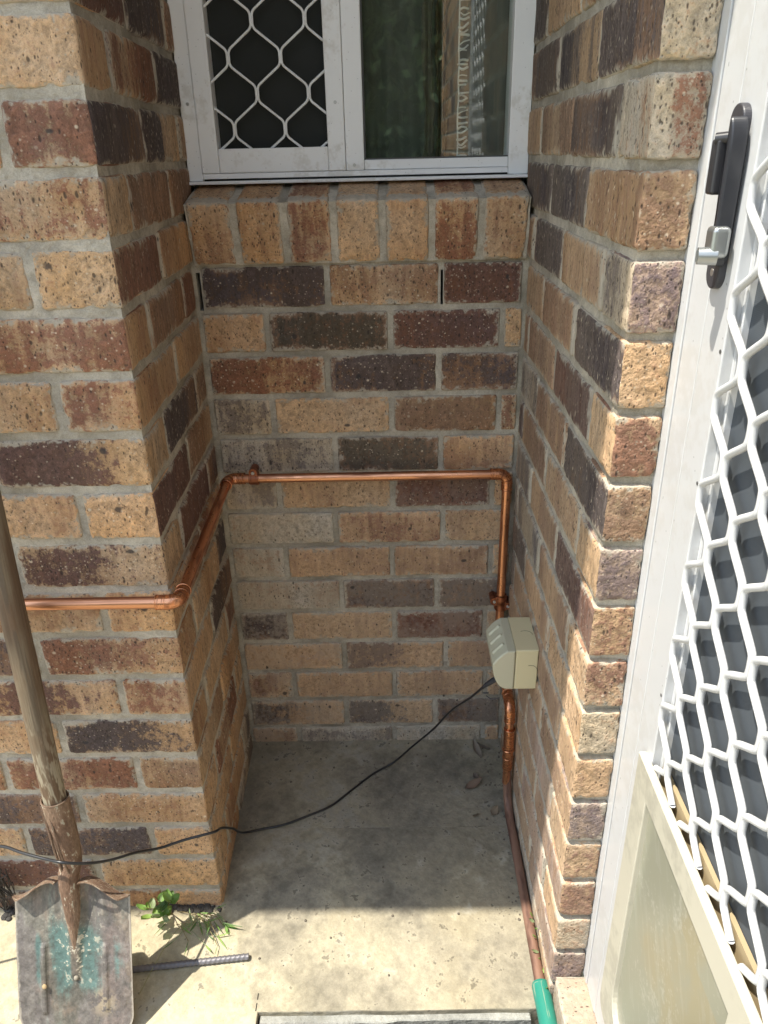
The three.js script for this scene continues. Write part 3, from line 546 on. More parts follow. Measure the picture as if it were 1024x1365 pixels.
// ---------------------------------------------------------------- earth bond box and its cable
const BEIGE = mat(0.64, 0.565, 0.35, 0.5), BEIGECLEAR = mat(0.5, 0.48, 0.35, 0.25);
{
  const b = thing('bond_box', 'small beige plastic earth bonding box on the right wall in front of the pipe', 'junction box');
  const ex = (pts, z0, z1, bev) => { const s = new THREE.Shape(pts.map((p) => new THREE.Vector2(...p))); return new THREE.ExtrudeGeometry(s, { depth: z1 - z0 - 2 * bev, bevelEnabled: true, bevelThickness: bev, bevelSize: bev, bevelOffset: -bev, bevelSegments: 3, curveSegments: 12 }).translate(0, 0, z0 + bev); };
  part('base', ex([[0.5855, 0.405], [0.6265, 0.405], [0.6265, 0.492], [0.5855, 0.492]], 0.258, 0.366, 0.0025), BEIGE, b);
  const cov = [[0.5848, 0.406], [0.5848, 0.491], [0.5705, 0.491]]; for (let i = 0; i <= 10; i++) { const t = i / 10; cov.push([mix(0.5705, 0.5445, t) - 0.002 * Math.sin(t * Math.PI), mix(0.491, 0.462, t) + 0.002 * Math.sin(t * Math.PI)]); } for (let i = 1; i <= 10; i++) { const t = i / 10, a = t * Math.PI / 2; cov.push([mix(0.5445, 0.572, 1 - Math.cos(a)), mix(0.462, 0.406, Math.sin(a))]); }
  const cover = part('cover', ex(cov, 0.257, 0.3675, 0.003), BEIGECLEAR, b);
  for (const z of [0.283, 0.312, 0.341]) part('rib', new THREE.CapsuleGeometry(0.0042, 0.022, 6, 12).applyQuaternion(new THREE.Quaternion().setFromUnitVectors(V(0, 1, 0), V(0.026, 0.029, 0).normalize())).translate(0.5568, 0.4785, z), BEIGECLEAR, cover);
  for (const g of [new THREE.TorusGeometry(0.013, 0.0005, 6, 20, Math.PI * 0.6).translate(0.613, 0.446, 0.3662), new THREE.TorusGeometry(0.013, 0.0005, 6, 20, Math.PI * 0.7).rotateX(-Math.PI / 2).translate(0.61, 0.4922, 0.318)]) part('knockout_mark', g, mat(0.2, 0.18, 0.12, 0.7), b);
  const cable = thing('earth_cable', 'thin black earth cable looping from the bonding box across the floor over the shovel', 'cable');
  const pts = [V(0.566, 0.408, 0.33), V(0.543, 0.372, 0.31), V(0.52, 0.315, 0.275), V(0.485, 0.22, 0.205), V(0.45, 0.12, 0.15), V(0.405, 0.025, 0.1), V(0.355, -0.036, 0.092), V(0.313, -0.044, 0.114), V(0.262, -0.044, 0.165), V(0.212, -0.044, 0.216), V(0.165, -0.044, 0.242), V(0.115, -0.044, 0.266), V(0.06, -0.043, 0.281), V(0.03, -0.03, 0.3), V(0.026, 0.05, 0.36), V(0.0265, 0.14, 0.44), V(0.0277, 0.178, 0.482), V(-0.0243, 0.1763, 0.498), V(-0.0609, 0.1774, 0.515), V(-0.0932, 0.206, 0.55), V(-0.1178, 0.242, 0.595), V(-0.1395, 0.274, 0.627), V(-0.1659, 0.2919, 0.64), V(-0.1995, 0.2912, 0.632), V(-0.2413, 0.2912, 0.62), V(-0.2855, 0.2896, 0.605), V(-0.42, 0.27, 0.6), V(-0.62, 0.1, 0.66), V(-0.8, -0.044, 0.7)];
  part('cable', tube(pts, 0.0025, 420, 10), mat(0.02, 0.02, 0.022, 0.32), cable);
  part('cable_gland', [rod(pts[0].clone(), pts[1].clone(), 0.0062, 0.0045, 14), rod(pts[1].clone(), pts[1].clone().lerp(pts[2], 0.28), 0.004, 0.0026, 12)], mat(0.03, 0.032, 0.04, 0.5), cable);
  part('cable_tie', [new THREE.TorusGeometry(0.0042, 0.0013, 8, 18).rotateX(0.9).translate(0.5425, 0.354, 0.3125), tube([V(0.5425, 0.35, 0.316), V(0.552, 0.347, 0.322), V(0.566, 0.356, 0.33)], 0.0009, 12, 6)], mat(0.03, 0.032, 0.04, 0.5), cable);
}
// ---------------------------------------------------------------- screen door
const POWDER = (() => {
  const [m, b] = paintMaps(512, 512, (u, v) => { const a = noise(u, v), c = fine(u, v), g = sm(0.5, 0.8, a * 0.5 + c * 0.5) * 0.06, d = hash(Math.floor(u * 256), Math.floor(v * 256), 9) > 0.9992 ? 0.55 : 1; return [0.6 * (1 - g) * d, 0.605 * (1 - g * 1.15) * d, 0.61 * (1 - g * 1.4) * d, 0.5 + (c - 0.5) * 0.25]; });
  return new THREE.MeshStandardMaterial({ map: m, bumpMap: b, bumpScale: 0.0004, roughness: 0.36 });
})();
const CREAM = (() => { const [m] = paintMaps(512, 512, (u, v) => { const a = noise(u, v), c = fine(u, v), k = 1 - 0.2 * sm(0.5, 0.85, a * 0.6 + c * 0.4); return [0.56 * k, 0.53 * k, 0.43 * k, 0.5]; }); return new THREE.MeshStandardMaterial({ map: m, roughness: 0.45 }); })();
{
  const d = thing('screen_door', 'white security screen door with a diamond grille and a pet door, right of the brick pier', 'door');
  const X = 0.683, al = (name, ...b) => part(name, planarUV(box(...b), 2.3), POWDER, d);
  al('jamb', X - 0.0005, 0.73, 0.024, 2.06, 0.6, 0.6705, 0.0015); al('jamb', X + 0.001, 0.73, 0.024, 2.06, 0.6718, 0.7192, 0.0015);
  part('seam_shadow', box(X + 0.006, X + 0.02, 0.03, 2.03, 0.7185, 0.7232), mat(0.06, 0.06, 0.062, 0.8), d); al('head_jamb', X + 0.002, 0.73, 2.035, 2.06, 0.721, 1.65, 0.0015); al('jamb', X, 0.73, 0.024, 2.0345, 1.6, 1.65, 0.0015);  // dark strip in the seam paints the shadow of the gap beside the stile
  al('stile', X, 0.712, 0.034, 2.03, 0.7226, 0.7755, 0.0018); al('stile', X, 0.712, 0.034, 2.03, 1.54, 1.595, 0.0018);
  al('rail', X, 0.712, 1.965, 2.03, 0.776, 1.5395, 0.0018); al('rail', X, 0.712, 0.034, 0.14, 0.776, 1.5395, 0.0018);
  part('rebate', planarUV(box(X + 0.0105, 0.712, 0.1405, 1.9645, 0.7758, 0.7868), 2.3), POWDER, d); part('screen_bead', planarUV(box(X + 0.007, 0.711, 0.1405, 1.9645, 0.787, 0.7905, 0.001), 2.3), POWDER, d);
  const [wm] = paintMaps(256, 256, (u, v) => { const a = Math.abs(Math.sin(u * Math.PI * 32)), b = Math.abs(Math.sin(v * Math.PI * 32)), h = Math.max(a, b), n = noise(u, v); return [0.045 + 0.03 * h, 0.054 + 0.034 * h, 0.064 + 0.038 * h, h]; });
  wm.repeat.set(18, 18);
  part('insect_screen', planarUV(box(X + 0.0135, X + 0.0148, 0.1405, 1.9645, 0.7908, 1.5395), 1), new THREE.MeshStandardMaterial({ map: wm, roughness: 0.7 }), d);
  const P = 0.0945, S = 0.041, WHITE = mat(0.64, 0.645, 0.65, 0.5), gx = X + 0.0012;
  for (let i = 0; i < 18; i++) { // zigzag strands pressed together at upright nodes
    const za = 0.7765 + S * i + (i ? 0.0027 : 0), zb = 0.7765 + S * (i + 1) - 0.0027, pts = [], ya = 0.983 - (i % 2 ? P / 2 : 0), low = (i ? za : za) < 1.09 ? 0.6235 : 0.15;
    for (let n = -10; n <= 10; n++) { const y = ya + n * P; pts.push([za, y - 0.0115], [za, y + 0.0115], [zb, y + P / 2 - 0.0115], [zb, y + P / 2 + 0.0115]); }
    const q = [];
    for (let k = 1; k < pts.length - 1; k++) for (const t of [-1, 0, 1]) { // rounded bends
      const [a, b, c] = [pts[k - 1], pts[k], pts[k + 1]], o = t < 0 ? a : c, l = Math.hypot(o[0] - b[0], o[1] - b[1]);
      const e = t === 0 ? [(a[0] - b[0]) / Math.hypot(a[0] - b[0], a[1] - b[1]) + (c[0] - b[0]) / Math.hypot(c[0] - b[0], c[1] - b[1]), (a[1] - b[1]) / Math.hypot(a[0] - b[0], a[1] - b[1]) + (c[1] - b[1]) / Math.hypot(c[0] - b[0], c[1] - b[1])].map((v) => v * 0.0014) : [(o[0] - b[0]) / l * 0.0056, (o[1] - b[1]) / l * 0.0056];
      q.push([b[0] + e[0], b[1] + e[1]]);
    }
    const run = []; let prev = null;
    for (const w of q) { if (prev && prev[1] < low && w[1] >= low) { const t = (low - prev[1]) / (w[1] - prev[1]); run.push([mix(prev[0], w[0], t), low]); } if (w[1] >= low && w[1] < 1.962) run.push(w); prev = w; }
    const line = run.map(([z, y], k) => V(gx + (k % 2) * 0.0001, y, z)), curve = new THREE.CatmullRomCurve3(line, false, 'centripetal');
    const cap = (p, n) => new THREE.CircleGeometry(0.0038, 10).lookAt(n).translate(p.x, p.y, p.z);
    part('grille_strand', [new THREE.TubeGeometry(curve, line.length * 3, 0.0038, 10), cap(line[0], V(0, -1, 0))], WHITE, d);
  }
  for (const [y, z] of [[1.128, 0.7705], [0.992, 0.7695], [0.72, 0.77], [1.44, 0.77]]) part('rivet', rod(V(X - 0.0006, y, z), V(X + 0.002, y, z), 0.0021, 0.0021, 12), mat(0.16, 0.16, 0.16, 0.5, { metalness: 0.6 }), d);
  // pet door fitted over the lower corner
  const pet = new THREE.Group(); pet.name = 'pet_door'; d.add(pet);
  const shape = (z0, z1, y0, y1, r) => { const s = new THREE.Shape(); s.moveTo(z0, y1); s.lineTo(z0, y0 + r); s.quadraticCurveTo(z0, y0, z0 + r, y0); s.lineTo(z1 - r, y0); s.quadraticCurveTo(z1, y0, z1, y0 + r); s.lineTo(z1, y1); s.closePath(); return s; };
  const flat = (s, depth, x, bev = 0.0015) => { const g = new THREE.ExtrudeGeometry(s, { depth, bevelEnabled: bev > 0, bevelThickness: bev, bevelSize: bev, bevelOffset: -bev, bevelSegments: 2, curveSegments: 10 }); return planarUV(g.rotateY(-Math.PI / 2).translate(x, 0, 0), 2); }; // shape x -> z, depth -> -x
  const outer = shape(0.757, 1.096, 0.12, 0.621, 0.03), hole = shape(0.8, 1.05, 0.165, 0.579, 0.055); outer.holes.push(hole);
  part('pet_frame', flat(outer, 0.0075, X - 0.0013), CREAM, pet);
  part('inner_frame', box(X + 0.0075, X + 0.0128, 0.6, 0.6295, 0.791, 1.105), mat(0.4, 0.31, 0.18, 0.6), pet, 'yellowed inner frame of the pet door showing behind the cut grille');
  const [fm, fr] = paintMaps(512, 768, (u, v) => {
    const a = noise(u, v), b = noise(u * 3, v * 3), s = fine(u * 0.6 + v * 0.4, v * 0.12), sc = fine(u * 1.4, v * 1.4), k = sm(0.6, 0.8, sc * 0.55 + a * 0.45) * 0.4 + sm(0.64, 0.8, s) * 0.15, y = sm(0.45, 0.85, noise(u * 0.8, v * 0.5)) * 0.6;
    return [mix(mix(0.30, 0.34, y), 0.5, k), mix(mix(0.295, 0.28, y), 0.49, k), mix(mix(0.225, 0.16, y), 0.42, k), 0.3 + k];
  });
  fm.repeat.set(1.9, 1.9); part('pet_flap', flat(shape(0.795, 1.055, 0.16, 0.585, 0.055), 0.003, X + 0.001, 0.0006), new THREE.MeshStandardMaterial({ map: fm, roughness: 0.3 }), pet, 'scratched smoky plastic flap of the pet door');
  for (const [y, z] of [[0.6, 0.872], [0.6, 0.968], [0.6, 1.05]]) part('screw_cap', new THREE.SphereGeometry(0.006, 14, 8).scale(0.25, 0.7, 1).translate(X - 0.0088, y, z), CREAM, pet);
  // lock with lever and key cylinder
  const lock = new THREE.Group(); lock.name = 'door_lock'; d.add(lock);
  const DARK = mat(0.035, 0.036, 0.042, 0.35), PLATE = mat(0.05, 0.049, 0.056, 0.42), CHROME = mat(0.42, 0.435, 0.43, 0.34, { metalness: 0.85 });
  const stad = (zc, hw, y0, y1) => { const s = new THREE.Shape(); s.absarc(zc, y1 - hw, hw, 0, Math.PI, false); s.absarc(zc, y0 + hw, hw, Math.PI, Math.PI * 2, false); s.closePath(); return s; };
  part('backplate', flat(stad(0.739, 0.0145, 1.181, 1.337), 0.0055, X - 0.0003), PLATE, lock);
  const lever = new THREE.Shape(); lever.moveTo(0.7555, 1.326); lever.quadraticCurveTo(0.7625, 1.322, 0.763, 1.3); lever.lineTo(0.7615, 1.225); lever.quadraticCurveTo(0.7605, 1.205, 0.757, 1.204); lever.lineTo(0.7525, 1.262); lever.closePath();
  part('lever', flat(lever, 0.011, X - 0.006, 0.002), DARK, lock);
  part('finger_pull', [box(0.6585, 0.677, 1.264, 1.3095, 0.735, 0.7505, 0.003), rod(V(0.6595, 1.309, 0.743), V(0.677, 1.311, 0.757), 0.0052, 0.0052, 14)], mat(0.03, 0.03, 0.034, 0.35), lock);
  part('key_cylinder', [box(0.66, 0.677, 1.2115, 1.239, 0.748, 0.768, 0.005), rod(V(0.652, 1.2135, 0.7585), V(0.668, 1.2135, 0.762), 0.0075, 0.0082, 24), box(0.651, 0.6527, 1.2085, 1.2185, 0.7576, 0.7588)], CHROME, lock);
  part('screw', [rod(V(0.6772, 1.196, 0.7385), V(0.6756, 1.196, 0.7385), 0.0042, 0.0036, 18)], STEEL, lock);
  const sill = thing('door_threshold', 'dusty pink brick threshold with a white track under the screen door', 'threshold');
  for (let i = 0; i < 4; i++) {
    const { mesh } = layBrick(sill, { x: 0, y: 0, z: 0, L: 0.23, H: 0.0715, D: 0.075, code: 'P', dusty: 0.55, density: 1, options: { step: 0.014, rough: 0.0013, radius: 0.004 } });
    mesh.rotation.set(-Math.PI / 2, 0, Math.PI / 2, 'YXZ'); mesh.position.set(0.668, 0.024 + 0.0006 * (i % 2), 0.659 + 0.115 + i * 0.24);
  }
  part('mortar', planarUV(box(0.636, 0.7, FLOOR - 0.02, 0.018, 0.6545, 1.64), 2.4), MORTAR, sill);
  part('door_track', box(0.698, 0.7045, 0.0245, 0.036, 0.7215, 1.6, 0.001), POWDER, sill);
}
for (const a of atlases) {
  a.material.map = texture(a.color, ATLAS, ATLAS, true, false); a.material.bumpMap = texture(a.bump, ATLAS, ATLAS, false, false); a.material.bumpScale = 0.0022;
}

// ---------------------------------------------------------------- shovel
{
  const sh = thing('shovel', 'old square mouth shovel with wooden handle and worn teal paint leaning on the pier', 'shovel');
  const k = 0.45, l = Math.hypot(1, k), O = V(-0.186, FLOOR + 0.001, 0.706), U = V(0, 1 / l, -k / l), N = V(0, k / l, 1 / l), HW = 0.0985, LEN = 0.245;
  const ridge = (x, v) => { const w = mix(0.0085, 0.02, sm(0.38, 1.05, v)), h = mix(0.004, 0.019, sm(0.42, 1.1, v)) * sm(0.385, 0.45, v); return h * Math.exp(-((x / w) ** 4)); };
  const rib = (x, v, xc, h, v0, v1) => h * Math.exp(-(((x - xc) / 0.0055) ** 4)) * sm(v0, v0 + 0.04, v) * sm(v1, v1 - 0.04, v);
  const at = (u, v) => { // u -1..1, v 0..1 along the blade
    const cr = 0.16, e = v < cr ? 1 - (1 - Math.sqrt(Math.max(0, 1 - ((cr - v) / cr) ** 2))) * 0.3 : 1, x = u * HW * e, top = v > 0.86 ? (v - 0.86) / 0.14 : 0;
    const lift = top * (Math.abs(u) < 0.95 ? 0.03 * sm(0.95, 0.3, Math.abs(u)) : 0) + (v < 0.1 ? (0.1 - v) * -0.0 : 0);
    const f = 0.007 * u * u * (0.4 + 0.6 * v) + ridge(x, v) + rib(x, v, -0.054, 0.0045, 0.13, 0.66) + rib(x, v, 0.051, 0.0028, 0.15, 0.66) + (noise(u * 0.35 + 0.5, v * 0.4) - 0.5) * 0.003;
    return O.clone().addScaledVector(U, v * LEN + lift + (v === 0 ? (noise(u, 0.2) - 0.5) * 0.002 : 0)).addScaledVector(N, f).add(V(x, 0, 0));
  };
  const sheet = (fn, nu, nv, off) => {
    const pos = [], uv = [], idx = [];
    for (const s of [0, 1]) for (let j = 0; j <= nv; j++) for (let i = 0; i <= nu; i++) { const p = fn(i / nu, j / nv).addScaledVector(off, -s); pos.push(p.x, p.y, p.z); uv.push(i / nu, j / nv); }
    const M = (nu + 1) * (nv + 1), q = (a, b, c, e) => idx.push(a, b, c, b, e, c);
    for (let j = 0; j < nv; j++) for (let i = 0; i < nu; i++) { const a = j * (nu + 1) + i; q(a, a + 1, a + nu + 1, a + nu + 2); q(M + a, M + a + nu + 1, M + a + 1, M + a + nu + 2); }
    for (let i = 0; i < nu; i++) { q(i + 1, i, M + i + 1, M + i); const t = nv * (nu + 1) + i; q(t, t + 1, M + t, M + t + 1); }
    for (let j = 0; j < nv; j++) { const a = j * (nu + 1); q(a, a + nu + 1, M + a, M + a + nu + 1); q(a + nu + 1 + nu, a + nu, M + a + nu + 1 + nu, M + a + nu); }
    let g = new THREE.BufferGeometry(); g.setAttribute('position', new THREE.Float32BufferAttribute(pos, 3)); g.setAttribute('uv', new THREE.Float32BufferAttribute(uv, 2)); g.setIndex(idx); g = g.toNonIndexed(); g.computeVertexNormals();
    return g;
  };
  const [bm, bb] = paintMaps(640, 800, (u, v) => {
    const a = noise(u * 0.7, v * 0.7), b = noise(u * 1.6, v * 1.6 + 0.2), c = fine(u * 0.5, v * 0.6), d = fine(u * 1.2, v * 1.4 + 0.6), st = noise(u * 2.1 + 0.3, v * 0.3), sf = fine(u * 0.5 + 0.1, v * 0.07), du = Math.abs(u - 0.51);
    const bare = sm(0.3, 0.75, st * 0.4 + b * 0.3 + sf * 0.3), K = (0.68 + 0.64 * c) * (0.78 + 0.44 * d);
    let p = [mix(0.13, 0.215, bare), mix(0.122, 0.205, bare), mix(0.105, 0.175, bare)].map((x) => x * K);
    const rust = sm(0.46, 0.7, a * 0.4 + b * 0.4 + c * 0.2) * 0.38; p = p.map((x, i) => mix(x, [0.2, 0.128, 0.09][i] * K, rust));
    const purple = sm(0.5, 0.7, noise(u * 1.3 + 0.5, v * 0.5 + 0.2)) * 0.4; p = p.map((x, i) => mix(x, [0.19, 0.165, 0.172][i] * K, purple));
    const strip = Math.max(sm(0.2, 0.02, Math.abs(du - 0.1)) * sm(0.14, 0.42, v) * sm(0.9, 0.66, v), sm(0.05, 0.01, Math.abs(u - 0.185)) * sm(0.3, 0.45, v) * sm(0.78, 0.62, v) * 0.9, sm(0.05, 0.01, Math.abs(u - 0.86)) * 0.5 * sm(0.3, 0.5, v) * sm(0.75, 0.6, v));
    const paint = sm(0.15, 0.95, strip * 1.05 + (b - 0.5) * 0.5 + (c - 0.5) * 0.4 + (sf - 0.5) * 0.7) * sm(0.02, 0.06, du + (v < 0.38 ? 1 : 0));
    p = p.map((x, i) => mix(x, [0.085, 0.185, 0.175][i] * (0.65 + 0.7 * c), paint * 0.72));
    const mud = sm(0.6, 0.68, c * 0.4 + d * 0.35 + sf * 0.25) * sm(0.3, 0.1, du) * sm(0.25, 0.5, v) * sm(1, 0.7, v); p = p.map((x, i) => mix(x, [0.52, 0.48, 0.38][i], mud));
    const mud2 = sm(0.14, 0.04, Math.hypot((u - 0.74) * 0.9, v - 0.23)) * sm(0.4, 0.62, c); p = p.map((x, i) => mix(x, [0.36, 0.3, 0.21][i], mud2 * 0.7));
    const rim = sm(0.022, 0.004, Math.min(u, 1 - u) + (c - 0.5) * 0.02) + sm(0.02, 0, v); p = p.map((x, i) => mix(x, [0.42, 0.38, 0.32][i], clamp(rim) * 0.8));
    return [...p, 0.5 + (c - 0.5) * 0.45 + (d - 0.5) * 0.4 + paint * 0.1 + mud * 0.25];
  });
  const IRON = new THREE.MeshStandardMaterial({ map: bm, bumpMap: bb, bumpScale: 0.001, roughness: 0.62, metalness: 0.25 });
  const [rm, rb] = paintMaps(256, 256, (u, v) => { const a = noise(u, v), b = fine(u * 0.6, v * 0.6), c = fine(u * 1.5, v * 1.5), K = (0.7 + 0.6 * b) * (0.8 + 0.4 * c), t = sm(0.4, 0.65, a), m = sm(0.68, 0.76, b * 0.6 + c * 0.4); return [mix(mix(0.25, 0.19, t) * K, 0.45, m), mix(mix(0.165, 0.115, t) * K, 0.41, m), mix(mix(0.11, 0.075, t) * K, 0.32, m), b * 0.5 + c * 0.5]; });
  const RUST = new THREE.MeshStandardMaterial({ map: rm, bumpMap: rb, bumpScale: 0.0012, roughness: 0.7, metalness: 0.2 });
  part('blade', sheet((i, j) => at(i * 2 - 1, j), 90, 70, N.clone().multiplyScalar(0.0018)), IRON, sh);
  for (const s of [-1, 1]) part('foot_step', sheet((i, j) => { // the top edge folded forward
    const u = s * mix(1, 0.2, s > 0 ? 1 - i : i), p = at(u, 1), o = j * 0.026 * (0.35 + 0.65 * sm(1.02, 0.85, Math.abs(u))); return p.addScaledVector(N, o - 0.001).addScaledVector(U, 0.0045 * Math.sin(j * Math.PI / 2) * 0.6);
  }, 30, 6, U.clone().multiplyScalar(0.002)), RUST, sh);
  const lathe = (pts, radii, m, name, label) => { // a swept round bar of changing radius
    const c = new THREE.CatmullRomCurve3(pts), n = 60, g = new THREE.TubeGeometry(c, n, 1, 24), p = g.attributes.position, ctr = [];
    for (let i = 0; i <= n; i++) ctr.push(c.getPointAt(i / n));
    for (let i = 0; i < p.count; i++) { const s = Math.floor(i / 25), q = ctr[s], f = s / n * (radii.length - 1), a = Math.min(radii.length - 2, Math.floor(f)), r = mix(radii[a], radii[a + 1], f - a); p.setXYZ(i, q.x + (p.getX(i) - q.x) * r, q.y + (p.getY(i) - q.y) * r, q.z + (p.getZ(i) - q.z) * r); }
    g.computeVertexNormals(); return part(name, g, m, sh, label);
  };
  const b0 = at(0.02, 0.62).addScaledVector(N, -0.004), b1 = at(0.02, 0.86).addScaledVector(N, -0.006), b2 = at(0.02, 1).addScaledVector(N, 0.003).addScaledVector(U, 0.012), S1 = V(-0.18, 0.245, 0.598), S2 = V(-0.1865, 0.372, 0.583), S3 = V(-0.1925, 0.715, 0.546), S4 = V(-0.2, 1.36, 0.481);
  const lip = S2.clone().lerp(S1, 0.05);
  lathe([b0, b1, b2, S1, S2], [0.004, 0.0125, 0.0165, 0.0182, 0.0205, 0.0215], RUST, 'socket', 'rusty steel socket with a folded seam');
  part('seam', [tube([S2.clone().add(V(-0.0185, -0.004, 0.0105)), S1.clone().add(V(-0.0125, 0.03, 0.0145)), S1.clone().add(V(-0.006, -0.03, 0.0175))], 0.0022, 30, 8), tube([S2.clone().add(V(-0.004, -0.02, 0.021)), S1.clone().add(V(-0.001, 0.04, 0.0195)), S1.clone().add(V(0.004, -0.02, 0.0185))], 0.0016, 30, 8), new THREE.TorusGeometry(0.0208, 0.0013, 8, 28).rotateX(Math.PI / 2 - 0.12).translate(S2.x, S2.y, S2.z)], RUST, sh);
  const [hm, hb] = paintMaps(512, 256, (u, v) => { // u along the handle
    const g1 = noise(u * 0.35, v * 1.5), g2 = fine(u * 0.12 + 0.3, v * 0.5), g3 = noise(u * 3, v * 1), c = fine(u, v * 0.5), grey = sm(0.25, 0.6, g1 * 0.5 + g3 * 0.5), dirt = sm(0.6, 0.74, g2 * 0.6 + g3 * 0.4), low = sm(0.22, 0.02, u), K = 0.78 + 0.44 * g2;
    let p = [mix(0.14, 0.19, grey), mix(0.088, 0.145, grey), mix(0.05, 0.092, grey)].map((x) => x * K); p = p.map((x, i) => mix(x, [0.42, 0.375, 0.27][i], low * 0.7 * sm(0.35, 0.6, c))); p = p.map((x, i) => mix(x, [0.1, 0.075, 0.05][i], dirt * 0.65));
    return [...p, g2 * 0.7 + c * 0.3];
  });
  lathe([lip.clone(), S2.clone().lerp(S3, 0.3), S3, S3.clone().lerp(S4, 0.5), S4], [0.0178, 0.0185, 0.018, 0.0172, 0.0165], new THREE.MeshStandardMaterial({ map: hm, bumpMap: hb, bumpScale: 0.0015, roughness: 0.75 }), 'handle');
  part('clay_lump', planarUV(stone(7, 0.0042, 0.6).rotateX(1.1).translate(...at(-0.52, 0.36).addScaledVector(N, 0.002).toArray()), 10), mat(0.4, 0.29, 0.16, 0.95), sh);
  part('rivet', new THREE.SphereGeometry(0.0042, 14, 10).translate(...at(0.02, 0.41).addScaledVector(N, 0.001).toArray()), mat(0.27, 0.24, 0.19, 0.8), sh);
}

// ---------------------------------------------------------------- loose things on the slab
{
  const a = V(0.086, -0.0415, 0.5735), b = V(-0.175, -0.0415, 0.602), L = a.distanceTo(b), pts = [], n = 30;
  const g = new THREE.CylinderGeometry(0.0054, 0.0054, L, 24, n * 6), p = g.attributes.position;
  for (let i = 0; i < p.count; i++) { const x = p.getX(i), y = p.getY(i), z = p.getZ(i), w = Math.atan2(z, x), r = Math.hypot(x, z); if (r < 0.004) continue; const t = Math.abs(((y / 0.0088 + Math.cos(w) * 0.5) % 1 + 1) % 1 - 0.5), k = 1 + 0.14 * sm(0.22, 0.08, t) + (Math.abs(Math.sin(w)) > 0.97 ? 0.1 : 0); p.setX(i, x * k); p.setZ(i, z * k); }
  g.computeVertexNormals(); g.applyQuaternion(new THREE.Quaternion().setFromUnitVectors(V(0, 1, 0), a.clone().sub(b).normalize())).translate((a.x + b.x) / 2, (a.y + b.y) / 2, (a.z + b.z) / 2);
  single('steel_rod', g, mat(0.17, 0.162, 0.172, 0.5, { metalness: 0.35 }), 'ribbed grey steel reinforcing rod lying on the slab beside the shovel', 'rod');
}
function leafGeometry(len, wide, curl, point = 1) { // a cupped leaf along +x, its face up
  const nu = 8, nv = 4, pos = [], idx = [];
  for (let i = 0; i <= nu; i++) for (let j = 0; j <= nv; j++) { const t = i / nu, s = j / nv * 2 - 1, w = wide * Math.pow(Math.sin(Math.PI * Math.min(0.985, Math.max(0.02, t ** 0.85))), point); pos.push(t * len, (s * s * 0.25 - Math.sin(t * 1.6) * curl * 0.3 + t * t * curl) * wide, s * w / 2); }
  for (let i = 0; i < nu; i++) for (let j = 0; j < nv; j++) { const a = i * (nv + 1) + j; idx.push(a, a + 1, a + nv + 1, a + 1, a + nv + 2, a + nv + 1); }
  const g = new THREE.BufferGeometry(); g.setAttribute('position', new THREE.Float32BufferAttribute(pos, 3)); g.setAttribute('uv', new THREE.Float32BufferAttribute(new Float32Array(pos.length / 3 * 2), 2)); g.setIndex(idx); g.computeVertexNormals(); return g;
}
const green = (r, g, b) => new THREE.MeshPhysicalMaterial({ color: rgb(r, g, b), roughness: 0.6, transmission: 0.3, thickness: 0, side: THREE.DoubleSide });
const GREENS = [green(0.17, 0.31, 0.06), green(0.25, 0.38, 0.08), green(0.12, 0.21, 0.06), green(0.27, 0.34, 0.17)], STEM = mat(0.22, 0.17, 0.07, 0.8);
